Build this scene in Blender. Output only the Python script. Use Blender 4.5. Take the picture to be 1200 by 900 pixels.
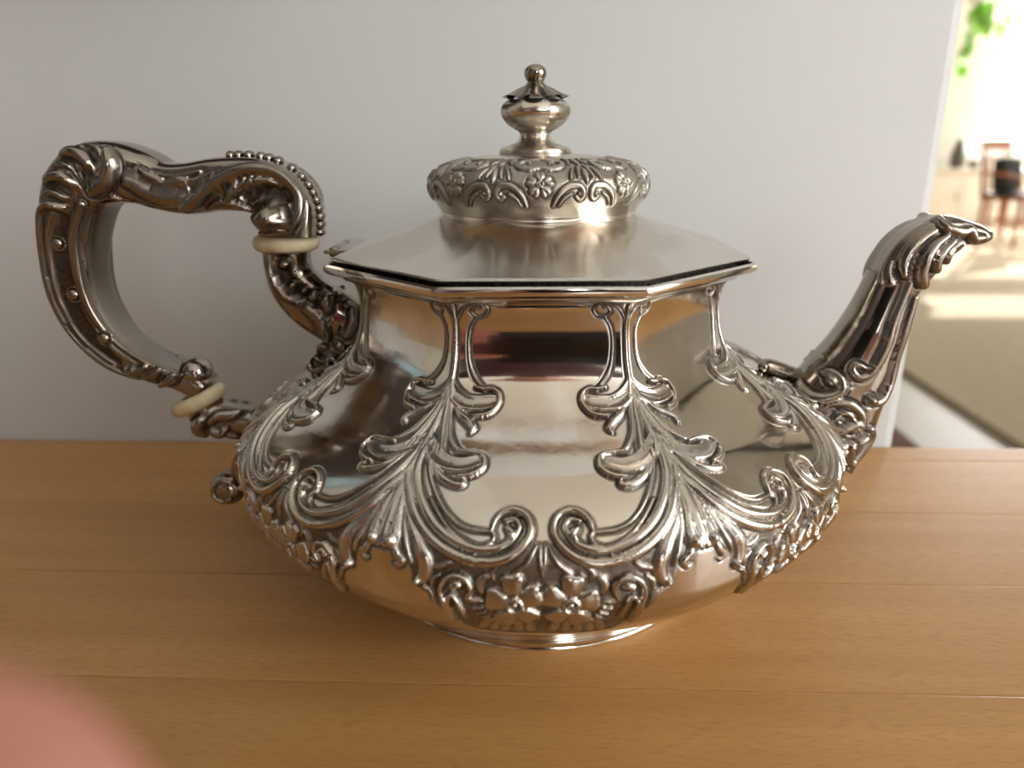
import bpy, bmesh, math, random
import numpy as np
from mathutils import Vector, Matrix
for o in list(bpy.data.objects): bpy.data.objects.remove(o)
S = bpy.context.scene
C = S.collection
# ---------------------------------------------------------------- camera
F_PX, PITCH, YAW, ROLL = 869.57, .3143, -.0434, -.0078
cam = bpy.data.cameras.new('camera'); co = bpy.data.objects.new('camera', cam); C.objects.link(co)
cam.sensor_fit = 'HORIZONTAL'; cam.sensor_width = 36; cam.lens = 36*F_PX/1200
fw = Vector((math.sin(YAW)*math.cos(PITCH), math.cos(YAW)*math.cos(PITCH), -math.sin(PITCH)))
rt = fw.cross(Vector((0,0,1))).normalized(); up = rt.cross(fw)
r2 = rt*math.cos(ROLL)+up*math.sin(ROLL); u2 = -rt*math.sin(ROLL)+up*math.cos(ROLL)
CAM = Vector((.0015,-.2052,.1224))
co.matrix_world = Matrix(((r2.x,u2.x,-fw.x,CAM.x),(r2.y,u2.y,-fw.y,CAM.y),(r2.z,u2.z,-fw.z,CAM.z),(0,0,0,1)))
cam.clip_start = .002; cam.clip_end = 60
cam.dof.use_dof = True; cam.dof.focus_distance = .175; cam.dof.aperture_fstop = 11.5
S.camera = co
# ---------------------------------------------------------------- world, sun, window and added light, exposure
W = bpy.data.worlds.new('sky'); S.world = W; W.use_nodes = True
bg = W.node_tree.nodes['Background']; bg.inputs['Color'].default_value = (.93,.97,1,1); bg.inputs['Strength'].default_value = 6.0
def lamp(name, kind, loc, aim, energy, color=(1,1,1), sx=1, sy=1):
    l = bpy.data.lights.new(name, kind); o = bpy.data.objects.new(name, l); C.objects.link(o)
    o.location = loc; d = (Vector(aim)-Vector(loc)) ; o.rotation_euler = d.to_track_quat('-Z','Y').to_euler()
    l.energy = energy; l.color = color
    if kind == 'AREA': l.shape = 'RECTANGLE'; l.size = sx; l.size_y = sy
    return o
sun = lamp('sun','SUN',(9,14,6),(9-1.9,14-3.2,6-1.5),9,(1,.95,.86)); sun.data.angle = .01
lamp('window_daylight_far','AREA',(6.3,9.40,.75),(6.3,0,.4),270,(.97,.98,1),2.2,1.5)
lamp('window_daylight_side','AREA',(1.53,-.75,.55),(0,-.70,.35),21,(1,.98,.95),1.2,1.2)  # added light at an unseen side window, brightens the right side
lamp('window_daylight_rear','AREA',(.75,-3.13,.75),(.75,0,.6),27,(1,.98,.96),1.3,1.2)  # added light at an unseen window behind the camera, brightens the wall front
S.view_settings.view_transform = 'Standard'; S.view_settings.look = 'None'
S.view_settings.gamma = 1; S.view_settings.use_curve_mapping = False
S.view_settings.exposure = 0.25
# ---------------------------------------------------------------- helpers
def tag(o, label=None, cat=None, group=None, kind=None):
    for k, v in (('label',label),('category',cat),('group',group),('kind',kind)):
        if v: o[k] = v
    return o
def link(name, me, mat=None, parent=None):
    o = bpy.data.objects.new(name, me); C.objects.link(o)
    if mat and me and not me.materials: me.materials.append(mat)
    if parent: o.parent = parent
    return o
def empty(name, loc=(0,0,0), rz=0):
    o = bpy.data.objects.new(name, None); C.objects.link(o); o.location = loc; o.rotation_euler = (0,0,rz); o.empty_display_size = .02
    return o
def npmesh(name, V, Q, smooth=True, normals=None, attr=None, tris=None):
    me = bpy.data.meshes.new(name); V = np.asarray(V,np.float32); Q = np.asarray(Q,np.int32)
    T = np.zeros((0,3),np.int32) if tris is None else np.asarray(tris,np.int32)
    me.vertices.add(len(V)); me.vertices.foreach_set('co', V.ravel())
    nl = Q.size+T.size; me.loops.add(nl); me.loops.foreach_set('vertex_index', np.concatenate([Q.ravel(),T.ravel()]))
    me.polygons.add(len(Q)+len(T))
    me.polygons.foreach_set('loop_start', np.concatenate([np.arange(len(Q))*4, Q.size+np.arange(len(T))*3]).astype(np.int32))
    me.update(calc_edges=True); me.validate()
    me.polygons.foreach_set('use_smooth', np.full(len(me.polygons), smooth))
    if attr is not None:
        a = me.attributes.new('tarnish','FLOAT','POINT'); a.data.foreach_set('value', np.asarray(attr,np.float32))
    if normals is not None: me.normals_split_custom_set_from_vertices(np.asarray(normals).tolist())
    return me
def from_bm(name, bm, mat=None, parent=None, smooth=False):
    me = bpy.data.meshes.new(name); bmesh.ops.recalc_face_normals(bm, faces=bm.faces); bm.to_mesh(me); bm.free()
    for p in me.polygons: p.use_smooth = smooth
    return link(name, me, mat, parent)
def box_bm(bm, x0,x1,y0,y1,z0,z1, bev=0):
    g = bmesh.ops.create_cube(bm, size=1)['verts']
    for v in g: v.co = Vector(((x0+x1)/2+v.co.x*(x1-x0), (y0+y1)/2+v.co.y*(y1-y0), (z0+z1)/2+v.co.z*(z1-z0)))
    if bev:
        es = list({e for v in g for e in v.link_edges}); bmesh.ops.bevel(bm, geom=es, offset=bev, segments=2, affect='EDGES', profile=.6)
def box(name, x0,x1,y0,y1,z0,z1, mat, parent=None, bev=0):
    bm = bmesh.new(); box_bm(bm,x0,x1,y0,y1,z0,z1,bev); return from_bm(name,bm,mat,parent)
def tube_bm(bm, pts, rads, n=8):
    pts = [Vector(p) for p in pts]; prev = None; rings = []
    for i, p in enumerate(pts):
        t = (pts[min(i+1,len(pts)-1)]-pts[max(i-1,0)]).normalized()
        a = prev if prev is not None else (Vector((0,0,1)) if abs(t.z)<.9 else Vector((1,0,0)))
        a = (a-t*a.dot(t)).normalized(); prev = a; b = t.cross(a)
        r = rads[i] if hasattr(rads,'__len__') else rads
        rings.append([bm.verts.new(p+(a*math.cos(k*2*math.pi/n)+b*math.sin(k*2*math.pi/n))*r) for k in range(n)])
    for A, B in zip(rings, rings[1:]):
        for k in range(n): bm.faces.new((A[k],A[(k+1)%n],B[(k+1)%n],B[k]))
    bm.faces.new(rings[0][::-1]); bm.faces.new(rings[-1])
def lathe(name, prof, mat, parent=None, n=64, octo=False, smooth=True, loc=(0,0,0), tarn_shade=None, cap=False):
    # prof: (radius, z) in mm; octo: eight flats with a narrow rounded arris, a flat facing -y
    if octo:
        ang = []; e = math.radians(.7)
        for k in range(8):
            c = math.radians(22.5+45*k); ang += [c-e, c, c+e]
        rr = [1/max(math.cos(((a+math.pi/8)%(math.pi/4))-math.pi/8),.93) for a in ang]
        rr = [r*(1 if i%3!=1 else .9995) for i, r in enumerate(rr)]
    else:
        ang = [2*math.pi*k/n for k in range(n)]; rr = [1]*n
    m = len(ang); a = np.array(ang); r_ = np.array(rr); V = []
    for (r, z) in prof: V.append(np.stack([np.cos(a)*r_*r/1000+loc[0], np.sin(a)*r_*r/1000+loc[1], np.full(m, z/1000+loc[2])],-1))
    V = np.concatenate(V); Q = []
    for i in range(len(prof)-1):
        for k in range(m): Q.append((i*m+k, i*m+(k+1)%m, (i+1)*m+(k+1)%m, (i+1)*m+k))
    T = []
    if cap:
        V = np.concatenate([V, [[loc[0],loc[1],prof[-1][1]/1000+loc[2]]]]); i = len(prof)-1
        for k in range(m): T.append((i*m+k, i*m+(k+1)%m, len(V)-1))
    at = np.zeros(len(V)) if tarn_shade is None else np.concatenate([np.repeat(tarn_shade, m), [0]*(len(V)-m*len(prof))])
    me = npmesh(name, V, Q, smooth, None, at, T or None)
    if smooth:
        me.set_sharp_from_angle(angle=math.radians(38))
    return link(name, me, mat, parent)
def ball(name, loc, r, mat, parent=None, sc=(1,1,1), seg=16, ring=10):
    bm = bmesh.new(); bmesh.ops.create_uvsphere(bm, u_segments=seg, v_segments=ring, radius=r)
    for v in bm.verts: v.co = Vector((v.co.x*sc[0]+loc[0], v.co.y*sc[1]+loc[1], v.co.z*sc[2]+loc[2]))
    return from_bm(name, bm, mat, parent, True)
# ---------------------------------------------------------------- materials
def mat(name, color, rough=.5, metal=0, **kw):
    m = bpy.data.materials.new(name); m.use_nodes = True; b = m.node_tree.nodes['Principled BSDF']
    b.inputs['Base Color'].default_value = (*color,1); b.inputs['Roughness'].default_value = rough; b.inputs['Metallic'].default_value = metal
    for k, v in kw.items(): b.inputs[k].default_value = v
    return m
class NT:
    def __init__(s, m): s.t = m.node_tree; s.b = s.t.nodes['Principled BSDF']
    def n(s, kind, **kw):
        x = s.t.nodes.new(kind)
        for k, v in kw.items():
            if k in x.inputs.keys(): x.inputs[k].default_value = v
            else: setattr(x, k, v)
        return x
    def l(s, a, b): s.t.links.new(a, b)
    def ramp(s, fac, stops):
        r = s.n('ShaderNodeValToRGB'); e = r.color_ramp.elements
        while len(e) < len(stops): e.new(.5)
        for q, (p, c) in zip(e, stops): q.position = p; q.color = (*c,1) if len(c)==3 else c
        s.l(fac, r.inputs[0]); return r.outputs[0]
    def mix(s, fac, a, b, mode='MIX'):
        x = s.n('ShaderNodeMix', data_type='RGBA', blend_type=mode)
        for i, v in ((0,fac),(6,a),(7,b)):
            if hasattr(v,'node'): s.l(v, x.inputs[i])
            else: x.inputs[i].default_value = v if i==0 else (*v,1)
        return x.outputs[2]
    def mathn(s, op, a, b=0.):
        x = s.n('ShaderNodeMath', operation=op)
        for i, v in ((0,a),(1,b)):
            if hasattr(v,'node'): s.l(v, x.inputs[i])
            else: x.inputs[i].default_value = v
        return x.outputs[0]
    def noise(s, scale, detail=4, vec=None, rough=.5):
        x = s.n('ShaderNodeTexNoise', Scale=scale, Detail=detail, Roughness=rough)
        if vec is not None: s.l(vec, x.inputs['Vector'])
        return x.outputs[0]
    def obj(s, scale=(1,1,1), which='Object'):
        t = s.n('ShaderNodeTexCoord'); m = s.n('ShaderNodeMapping'); m.inputs['Scale'].default_value = scale
        s.l(t.outputs[which], m.inputs['Vector']); return m.outputs[0]
    def bump(s, h, strength=.2, dist=.001):
        x = s.n('ShaderNodeBump', Strength=strength, Distance=dist); s.l(h, x.inputs['Height']); s.l(x.outputs[0], s.b.inputs['Normal'])
def silver(name, base=(.74,.70,.645), rough=.085, bump=.25, dark=1.):
    m = mat(name, base, rough, 1); k = NT(m); v = k.obj()
    at = k.n('ShaderNodeAttribute', attribute_name='tarnish').outputs['Fac']
    n1 = k.noise(900, 3, v); n2 = k.noise(30, 4, v); n3 = k.noise(160, 5, v)
    film = k.ramp(n2, [(.49,(0,0,0)),(.53,(.7,.7,.7)),(.75,(1,1,1))])
    c = k.mix(film, base, (base[0]*.84,base[1]*.79,base[2]*.73))
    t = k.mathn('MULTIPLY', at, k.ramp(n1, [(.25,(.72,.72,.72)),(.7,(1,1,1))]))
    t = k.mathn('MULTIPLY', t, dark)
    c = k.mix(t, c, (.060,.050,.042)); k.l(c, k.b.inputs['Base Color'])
    r = k.mathn('ADD', k.mathn('MULTIPLY', t, .48), k.mathn('MULTIPLY', n3, .10))
    r = k.mathn('ADD', r, rough-.03); k.l(r, k.b.inputs['Roughness'])
    k.bump(k.mathn('ADD', n2, k.mathn('MULTIPLY', n3, .25)), bump, .0006)
    return m
SILVER = silver('tarnished_silver'); SILVER_LID = silver('brushed_lid_silver', (.72,.69,.635), .19, .22); DARKSILVER = silver('dull_cast_silver', (.37,.337,.302), .10, .15)
IVORY = mat('ivory', (.78,.66,.44), .35); k = NT(IVORY); k.l(k.ramp(k.noise(260,3,k.obj((1,1,.6))), [(.3,(.60,.47,.29)),(.65,(.76,.64,.43))]), k.b.inputs['Base Color']); IVORY.node_tree.nodes['Principled BSDF'].inputs['Subsurface Weight'].default_value=.1
def wood(name, col_a, col_b, fleck, rough=.36):
    m = mat(name, col_a, rough); k = NT(m)
    info = k.n('ShaderNodeObjectInfo'); t = k.n('ShaderNodeTexCoord'); add = k.n('ShaderNodeVectorMath', operation='ADD'); k.l(t.outputs['Object'], add.inputs[0]); k.l(info.outputs['Color'], add.inputs[1])
    mp = k.n('ShaderNodeMapping'); mp.inputs['Scale'].default_value = (6,90,60); k.l(add.outputs[0], mp.inputs['Vector'])
    g = k.noise(1.0, 5, mp.outputs[0], .6)
    mp2 = k.n('ShaderNodeMapping'); mp2.inputs['Scale'].default_value = (230,1300,700); mp2.inputs['Rotation'].default_value=(0,0,.25); k.l(add.outputs[0], mp2.inputs['Vector'])
    f = k.noise(1.0, 2, mp2.outputs[0], .5)
    mp3 = k.n('ShaderNodeMapping'); mp3.inputs['Scale'].default_value = (2.2,7,5); k.l(add.outputs[0], mp3.inputs['Vector'])
    big = k.noise(1.0, 3, mp3.outputs[0])
    c = k.mix(k.ramp(g,[(.3,(0,0,0)),(.72,(1,1,1))]), col_a, col_b)
    c = k.mix(k.mathn('MULTIPLY', k.ramp(f,[(.50,(0,0,0)),(.66,(1,1,1))]), .40), c, fleck)
    c = k.mix(k.mathn('MULTIPLY', k.ramp(big,[(.35,(0,0,0)),(.7,(1,1,1))]), .35), c, tuple(x*.80 for x in col_a))
    sep = k.n('ShaderNodeSeparateColor'); k.l(info.outputs['Color'], sep.inputs[0])
    c = k.mix(1., c, k.ramp(sep.outputs[2], [(0,(.80,.78,.74)),(1,(1.12,1.10,1.06))]), 'MULTIPLY')
    k.l(c, k.b.inputs['Base Color']); k.bump(g, .05, .0004)
    r = k.mathn('ADD', k.mathn('MULTIPLY', f, .14), rough-.07); k.l(r, k.b.inputs['Roughness'])
    return m
BEECH = wood('oiled_beech', (.465,.240,.080), (.565,.320,.118), (.33,.150,.045))
PLASTER = mat('painted_plaster', (.575,.59,.60), .75); k = NT(PLASTER); k.bump(k.noise(300,3,k.obj()), .10, .0008)
WHITEWALL = mat('cream_wall_paint', (.70,.665,.59), .8)
CEIL = mat('ceiling_paint', (.86,.83,.77), .9)
OAKFLOOR = mat('pale_floor', (.47,.42,.33), .5)
CARPET = mat('beige_carpet', (.40,.33,.225), .95); k = NT(CARPET); k.l(k.ramp(k.noise(26,6,k.obj()), [(.3,(.50,.415,.285)),(.7,(.60,.505,.355))]), k.b.inputs['Base Color']); k.bump(k.noise(500,2,k.obj()), .5, .004)
RUG = mat('dark_red_mat', (.16,.07,.045), .9)
FRAME = mat('window_frame_paint', (.74,.72,.62), .5)
GLASS = bpy.data.materials.new('window_glass'); GLASS.use_nodes = True
_t = GLASS.node_tree; _t.nodes.clear(); _o = _t.nodes.new('ShaderNodeOutputMaterial'); _m = _t.nodes.new('ShaderNodeMixShader'); _a = _t.nodes.new('ShaderNodeBsdfTransparent'); _g = _t.nodes.new('ShaderNodeBsdfGlossy')
_g.inputs['Roughness'].default_value = .02; _m.inputs[0].default_value = .05; _t.links.new(_a.outputs[0], _m.inputs[1]); _t.links.new(_g.outputs[0], _m.inputs[2]); _t.links.new(_m.outputs[0], _o.inputs[0])
CHERRY = mat('cherry_wood', (.40,.135,.045), .35)
DARKWOOD = mat('dark_brown_wood', (.050,.026,.020), .4)
BLACK = mat('black_cloth', (.012,.012,.013), .8)
LEAF = mat('vine_leaf', (.20,.42,.03), .45); LEAF.node_tree.nodes['Principled BSDF'].inputs['Subsurface Weight'].default_value = .3
STEM = mat('vine_stem', (.20,.24,.07), .6)
CABWHITE = mat('white_lacquer', (.74,.71,.64), .5)
# ---------------------------------------------------------------- data measured in the pot's own coordinates (degrees / mm)
ZC = [0.0,0.003,0.008,0.014,0.022,0.03,0.038,0.046,0.052,0.058,0.063,0.068,0.073,0.078,0.083,0.088,0.0915]
RA = [0.0455,0.0473,0.0525,0.059,0.0682,0.076,0.0803,0.08,0.0758,0.068,0.0585,0.0515,0.0476,0.046,0.0455,0.0463,0.049]
KC = [0.0,0.0,0.1,0.1136,0.1318,0.15,0.175,0.2,0.3,0.4,0.55,0.7,0.9,1.0,1.0,1.0,1.0]
BODY = [['spray','dome',0.9,0,[[22.5,122,0.35],[22.5,108,0.45],[22.5,95,0.7],[22.5,82,1.2],[22.5,72,1.8],[22.5,64,1.8]]],['spray','bead',0.22,0.0,[[22.79,113.64,0.17],[21.85,116.32,0.17],[19.95,118.71,0.17],[17.53,119.85,0.17],[15.26,119.86,0.17],[13.92,118.54,0.17],[14.81,117.03,0.17],[16.73,116.66,0.17],[18.22,117.69,0.17],[17.31,119.0,0.17],[16.16,119.01,0.21]]],['spray','bead',0.3,0.0,[[16.97,116.57,0.17],[18.69,114.13,0.17],[19.24,110.74,0.17],[18.77,106.52,0.25],[17.41,103.56,0.42],[15.44,101.43,0.42],[13.58,100.22,0.34]]],['spray','bead',0.3,0.0,[[26.52,113.48,0.17],[26.67,109.16,0.22],[27.23,106.48,0.26],[29.2,103.95,0.31],[32.32,101.58,0.31]]],['spray','cup',1.15,0.0,[[23.41,103.32,0.68],[21.49,99.73,1.44],[18.23,97.09,1.93],[15.0,96.64,2.08],[12.23,96.99,1.91],[11.11,97.39,1.41]]],['spray','bead',0.55,0.7,[[16.15,100.54,0.42],[14.25,100.12,0.55],[12.31,100.23,0.55],[10.51,99.29,0.54],[9.89,97.27,0.54],[10.57,95.26,0.54],[12.06,93.79,0.54],[14.58,93.24,0.45]]],['spray','dome',1.0,0.0,[[19.81,96.3,0.59],[18.01,93.93,0.91],[15.93,92.29,1.07],[14.42,90.37,0.9],[14.59,89.23,0.57]]],['spray','bead',0.8,0.0,[[21.15,98.59,0.42],[20.48,94.31,0.58],[18.74,88.83,0.65],[16.36,84.99,0.6],[15.29,84.37,0.4]]],['spray','dome',0.9,0.0,[[24.14,108.32,0.43],[23.16,102.06,0.85],[21.92,96.68,1.01],[20.67,90.76,1.07],[18.66,83.63,1.12]]],['spray','dome',0.8,0.0,[[22.86,104.72,0.34],[22.15,101.32,0.59],[21.08,97.65,0.59],[18.94,94.88,0.42]]],['spray','cup',1.15,0.0,[[24.16,90.13,0.94],[21.2,85.1,1.64],[17.75,81.21,1.97],[14.44,80.17,1.94],[12.13,80.99,1.77],[11.09,81.76,1.24]]],['spray','bead',0.55,0.7,[[15.71,83.48,0.45],[12.88,83.46,0.54],[10.68,82.7,0.53],[10.09,79.86,0.53],[11.7,77.85,0.52],[13.98,77.28,0.44]]],['spray','dome',1.0,0.0,[[19.12,80.37,0.72],[16.99,77.37,0.97],[14.74,75.8,1.05],[13.02,75.59,0.87],[12.83,76.59,0.52]]],['spray','dome',0.9,0.0,[[22.75,90.55,0.75],[22.19,85.96,0.92],[20.1,81.39,0.72],[18.05,78.1,0.53]]],['scroll','bead',1.5,0.0,[[22.48,86.97,0.45],[23.2,83.19,0.63],[22.93,79.82,0.75],[22.07,76.31,0.78],[20.61,72.64,0.86],[18.43,68.07,0.93],[15.23,63.91,1.04],[11.46,61.45,1.07],[7.78,60.66,1.06],[4.64,61.61,0.97],[2.52,63.93,0.85],[1.6,66.53,0.77],[2.07,69.14,0.74],[3.87,70.65,0.74],[5.66,70.07,0.7],[6.76,68.39,0.62],[7.11,66.44,0.41]]],['scroll','bead',1.35,0.0,[[21.31,87.08,0.36],[21.83,83.54,0.62],[21.46,80.11,0.79],[20.45,76.04,0.95],[18.64,71.99,0.98],[16.19,67.94,1.01],[13.55,65.08,0.99],[10.52,63.36,0.9],[7.63,62.85,0.9],[5.17,63.75,0.81],[3.81,65.52,0.69],[3.24,67.49,0.61],[4.05,68.8,0.57],[5.37,68.45,0.49]]],['scroll','dome',1.5,0.0,[[4.97,67.05,0.74],[4.23,65.88,1.06],[4.62,64.83,0.73]]],['scroll','bead',0.9,0.0,[[20.67,86.0,0.31],[20.1,81.97,0.4],[18.94,78.25,0.43],[17.01,74.09,0.43],[14.77,70.26,0.42],[12.61,67.76,0.46],[10.65,66.58,0.45],[8.86,66.32,0.41],[7.14,66.16,0.41],[6.69,65.02,0.45],[7.3,63.87,0.45],[8.81,63.35,0.45],[10.6,64.15,0.41],[12.75,65.83,0.37],[14.88,68.54,0.33],[17.17,72.18,0.3]]],['pendant','bead',0.8,0.0,[[25.01,81.32,0.31],[23.95,78.33,0.35],[23.57,74.39,0.44],[23.29,70.9,0.52],[23.23,68.42,0.6],[22.49,66.94,0.64],[21.71,66.16,0.73],[21.38,66.73,0.43]]],['pendant','dome',1.0,0.0,[[23.16,78.63,0.35],[21.7,72.46,0.6],[21.07,67.64,1.02],[20.88,64.27,1.53],[20.99,62.6,1.61]]],['pendant','dome',2.0,0.0,[[21.11,62.75,1.28],[21.1,62.59,1.28]]],['pendant','dome',1.0,0.0,[[22.0,74.82,0.35],[20.51,69.9,0.68],[18.69,65.94,1.1],[16.77,62.18,1.5],[15.92,59.0,1.68],[16.22,56.48,1.44],[16.83,55.46,1.19]]],['pendant','dome',2.0,0.0,[[16.98,55.64,0.94],[17.0,55.48,0.94]]],['pendant','bead',0.8,0.0,[[22.17,63.81,0.77],[22.27,62.54,0.77],[21.98,61.59,0.6]]],['pendant','bead',0.8,0.0,[[20.5,61.51,0.59],[19.99,60.14,0.85],[19.32,59.1,0.85],[19.74,57.98,0.6],[20.34,58.28,0.38]]],['pendant','bead',0.7,0.0,[[20.63,71.26,0.3],[19.97,66.97,0.51],[18.98,63.01,0.59],[18.18,60.33,0.51],[17.91,58.84,0.34]]],['lower_scroll','bead',1.4,0.0,[[12.82,43.08,0.15],[12.82,44.76,0.4],[12.93,45.21,0.66],[13.44,51.19,0.68],[13.84,53.99,0.68],[13.21,56.36,0.67],[11.72,57.63,0.67],[10.33,56.99,0.66],[9.65,55.08,0.67],[10.18,52.86,0.51]]],['lower_scroll','bead',1.1,0.0,[[10.84,45.6,0.15],[10.89,47.62,0.35],[11.02,49.25,0.47],[11.68,52.25,0.51],[12.45,53.08,0.47],[12.88,51.29,0.43],[12.65,48.7,0.35],[12.48,46.65,0.17]]],['lower_scroll','dome',1.6,0.0,[[11.43,55.64,1.26],[11.97,55.31,1.26]]],['lower_scroll','bead',0.7,0.0,[[14.24,49.28,0.17],[14.8,51.41,0.39],[15.2,53.27,0.51],[16.19,54.09,0.38]]],['leaf','bead',0.6,0.0,[[0.36,64.01,0.24],[0.28,60.83,0.4],[-0.1,57.9,0.37]]],['leaf','bead',0.6,0.0,[[0.83,63.85,0.28],[1.97,60.81,0.49],[3.53,58.77,0.57],[4.28,57.74,0.37]]],['leaf','dome',0.8,0.0,[[6.92,58.0,0.49],[7.87,57.39,0.91],[8.45,55.82,0.91],[8.19,54.34,0.58]]],['leaf','dome',0.7,0.0,[[8.89,51.94,0.34],[9.58,52.32,0.59],[10.33,52.61,0.38]]],['leaf','dome',0.6,0.0,[[-1.25,59.98,0.32],[-0.97,58.24,0.57],[-1.1,56.05,0.41]]],['leaf','dome',0.6,0.0,[[5.85,59.83,0.41],[6.69,58.7,0.57],[6.43,56.74,0.33]]],['leaf','dome',0.55,0.0,[[12.54,60.0,0.41],[13.69,58.96,0.67],[14.85,58.75,0.42]]],['leaf','bead',0.5,0.0,[[14.02,57.11,0.34],[14.9,56.08,0.51],[15.11,54.21,0.34]]],['flower','puff',1.3800000000000001,0,[[3.87,54.02,1.0],[3.99,55.96,2.0],[4.03,56.57,2.05]]],['flower','puff',1.275,0,[[4.3,55.17,1.3],[4.74,57.17,1.35]]],['flower','puff',1.275,0,[[3.59,55.29,1.3],[3.4,57.41,1.35]]],['flower','puff',1.1500000000000001,0,[[4.87,52.41,1.0],[6.0,52.75,2.0],[6.35,52.86,2.05]]],['flower','puff',1.0625,0,[[5.64,52.03,1.3],[6.89,51.85,1.35]]],['flower','puff',1.0625,0,[[5.52,53.23,1.3],[6.65,54.13,1.35]]],['flower','puff',1.3800000000000001,0,[[4.29,50.35,1.0],[4.82,48.63,2.0],[4.99,48.09,2.05]]],['flower','puff',1.275,0,[[4.31,48.99,1.3],[4.59,46.9,1.35]]],['flower','puff',1.275,0,[[4.94,49.56,1.3],[5.79,47.99,1.35]]],['flower','puff',1.1500000000000001,0,[[2.96,50.67,1.0],[2.16,49.27,2.0],[1.92,48.83,2.05]]],['flower','puff',1.0625,0,[[2.2,50.22,1.3],[1.13,49.11,1.35]]],['flower','puff',1.0625,0,[[2.72,49.37,1.3],[2.11,47.5,1.35]]],['flower','puff',1.3800000000000001,0,[[2.71,52.87,1.0],[1.66,53.66,2.0],[1.34,53.91,2.05]]],['flower','puff',1.275,0,[[2.2,53.92,1.3],[1.22,55.27,1.35]]],['flower','puff',1.275,0,[[1.91,52.81,1.3],[0.67,53.15,1.35]]],['flower_center','ring',1.55,0,[[3.75,52.08,1.85],[3.79,52.08,1.85]]],['lower_scroll','bead',0.6,0,[[6.09,45.66,0.3],[6.77,43.8,0.36]]],['lower_scroll','bead',0.6,0,[[6.82,46.63,0.3],[7.72,45.06,0.36]]],['lower_scroll','bead',0.6,0,[[7.42,47.85,0.3],[8.48,46.62,0.36]]],['lower_scroll','bead',0.6,0,[[7.85,49.24,0.3],[9.04,48.42,0.36]]],['lower_scroll','bead',0.6,0,[[8.11,50.76,0.3],[9.37,50.38,0.36]]],['lower_scroll','bead',0.6,0,[[8.17,52.34,0.3],[9.45,52.42,0.36]]],['leaf','dome',0.55,0,[[1.89,46.46,0.6],[1.83,43.29,1.1],[1.7,39.88,1.0]]],['leaf','dome',0.55,0,[[3.32,46.46,0.6],[3.47,43.29,1.1],[3.55,39.88,1.0]]],['leaf','dome',0.55,0,[[4.89,46.46,0.6],[5.28,43.29,1.1],[5.59,39.88,1.0]]],['leaf','dome',0.55,0,[[6.32,46.46,0.6],[6.92,43.29,1.1],[7.45,39.88,1.0]]],['leaf','dome',0.55,0,[[7.6,46.46,0.6],[8.4,43.29,1.1],[9.12,39.88,1.0]]]]
VEINS = [['v','v',0.35,0.0,[[23.24,106.36,0.15],[22.57,101.29,0.17],[21.78,94.73,0.17],[20.51,88.7,0.16],[19.08,83.07,0.16]]],['v','v',0.35,0.0,[[23.14,101.18,0.15],[22.34,95.69,0.17],[20.95,88.67,0.16],[19.82,82.98,0.16]]],['v','v',0.35,0.0,[[21.92,98.56,0.15],[20.09,91.82,0.17],[18.06,85.81,0.16]]],['v','v',0.35,0.0,[[20.95,98.58,0.15],[18.49,96.81,0.17],[15.87,95.86,0.17]]],['v','v',0.35,0.0,[[20.93,99.29,0.15],[18.4,97.96,0.17],[16.26,97.35,0.17]]],['v','v',0.35,0.0,[[21.87,86.0,0.18],[18.57,81.79,0.22],[15.58,80.52,0.21]]],['v','v',0.35,0.0,[[21.29,73.49,0.15],[19.57,68.31,0.17],[17.39,64.08,0.17],[15.99,60.72,0.17]]],['v','v',0.35,0.0,[[21.17,72.07,0.15],[19.76,67.87,0.17],[17.65,63.23,0.17],[16.65,59.3,0.17]]],['v','v',0.35,0.0,[[21.83,73.42,0.15],[21.08,68.07,0.17],[20.57,64.78,0.17]]],['v','v',0.35,0.0,[[21.78,76.35,0.15],[20.3,72.67,0.15],[18.19,68.1,0.15],[15.11,64.29,0.15],[11.48,61.82,0.15],[7.8,61.0,0.15]]],['v','v',0.35,0.0,[[22.36,76.28,0.15],[20.82,72.59,0.15],[18.63,68.02,0.15],[15.27,63.69,0.15],[11.43,61.13,0.15],[7.79,60.27,0.15]]]]
MATTE = [[[11.12,60.2],[13.75,61.65],[15.75,63.53],[18.61,67.2],[20.48,71.28],[21.83,73.42],[21.73,68.41],[20.11,61.98],[18.37,58.94],[17.6,54.61],[14.99,53.31],[13.94,51.07],[12.42,43.89],[11.81,35.06],[8.72,32.31],[-2.08,32.12],[-1.8,61.56],[0.7,64.61],[2.35,63.06],[4.49,60.73],[7.78,59.69]]]
HAND = [[-67.15,99.16,7.73],[-66.94,105.6,7.7],[-69.61,110.19,7.48],[-75.45,112.18,7.3],[-84.4,112.45,6.92],[-92.88,111.42,6.78],[-100.22,112.12,6.37],[-106.14,114.52,7.21],[-112.47,115.64,8.09],[-118.52,114.61,8.46],[-123.2,110.31,8.29],[-126.26,102.82,7.56],[-128.18,94.23,6.8],[-128.59,83.75,6.3],[-125.65,74.13,5.76],[-119.59,66.22,4.91],[-111.18,61.19,3.77],[-104.28,58.39,3.2],[-99.19,56.34,3.71],[-97.69,54.8,3.71]]
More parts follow.
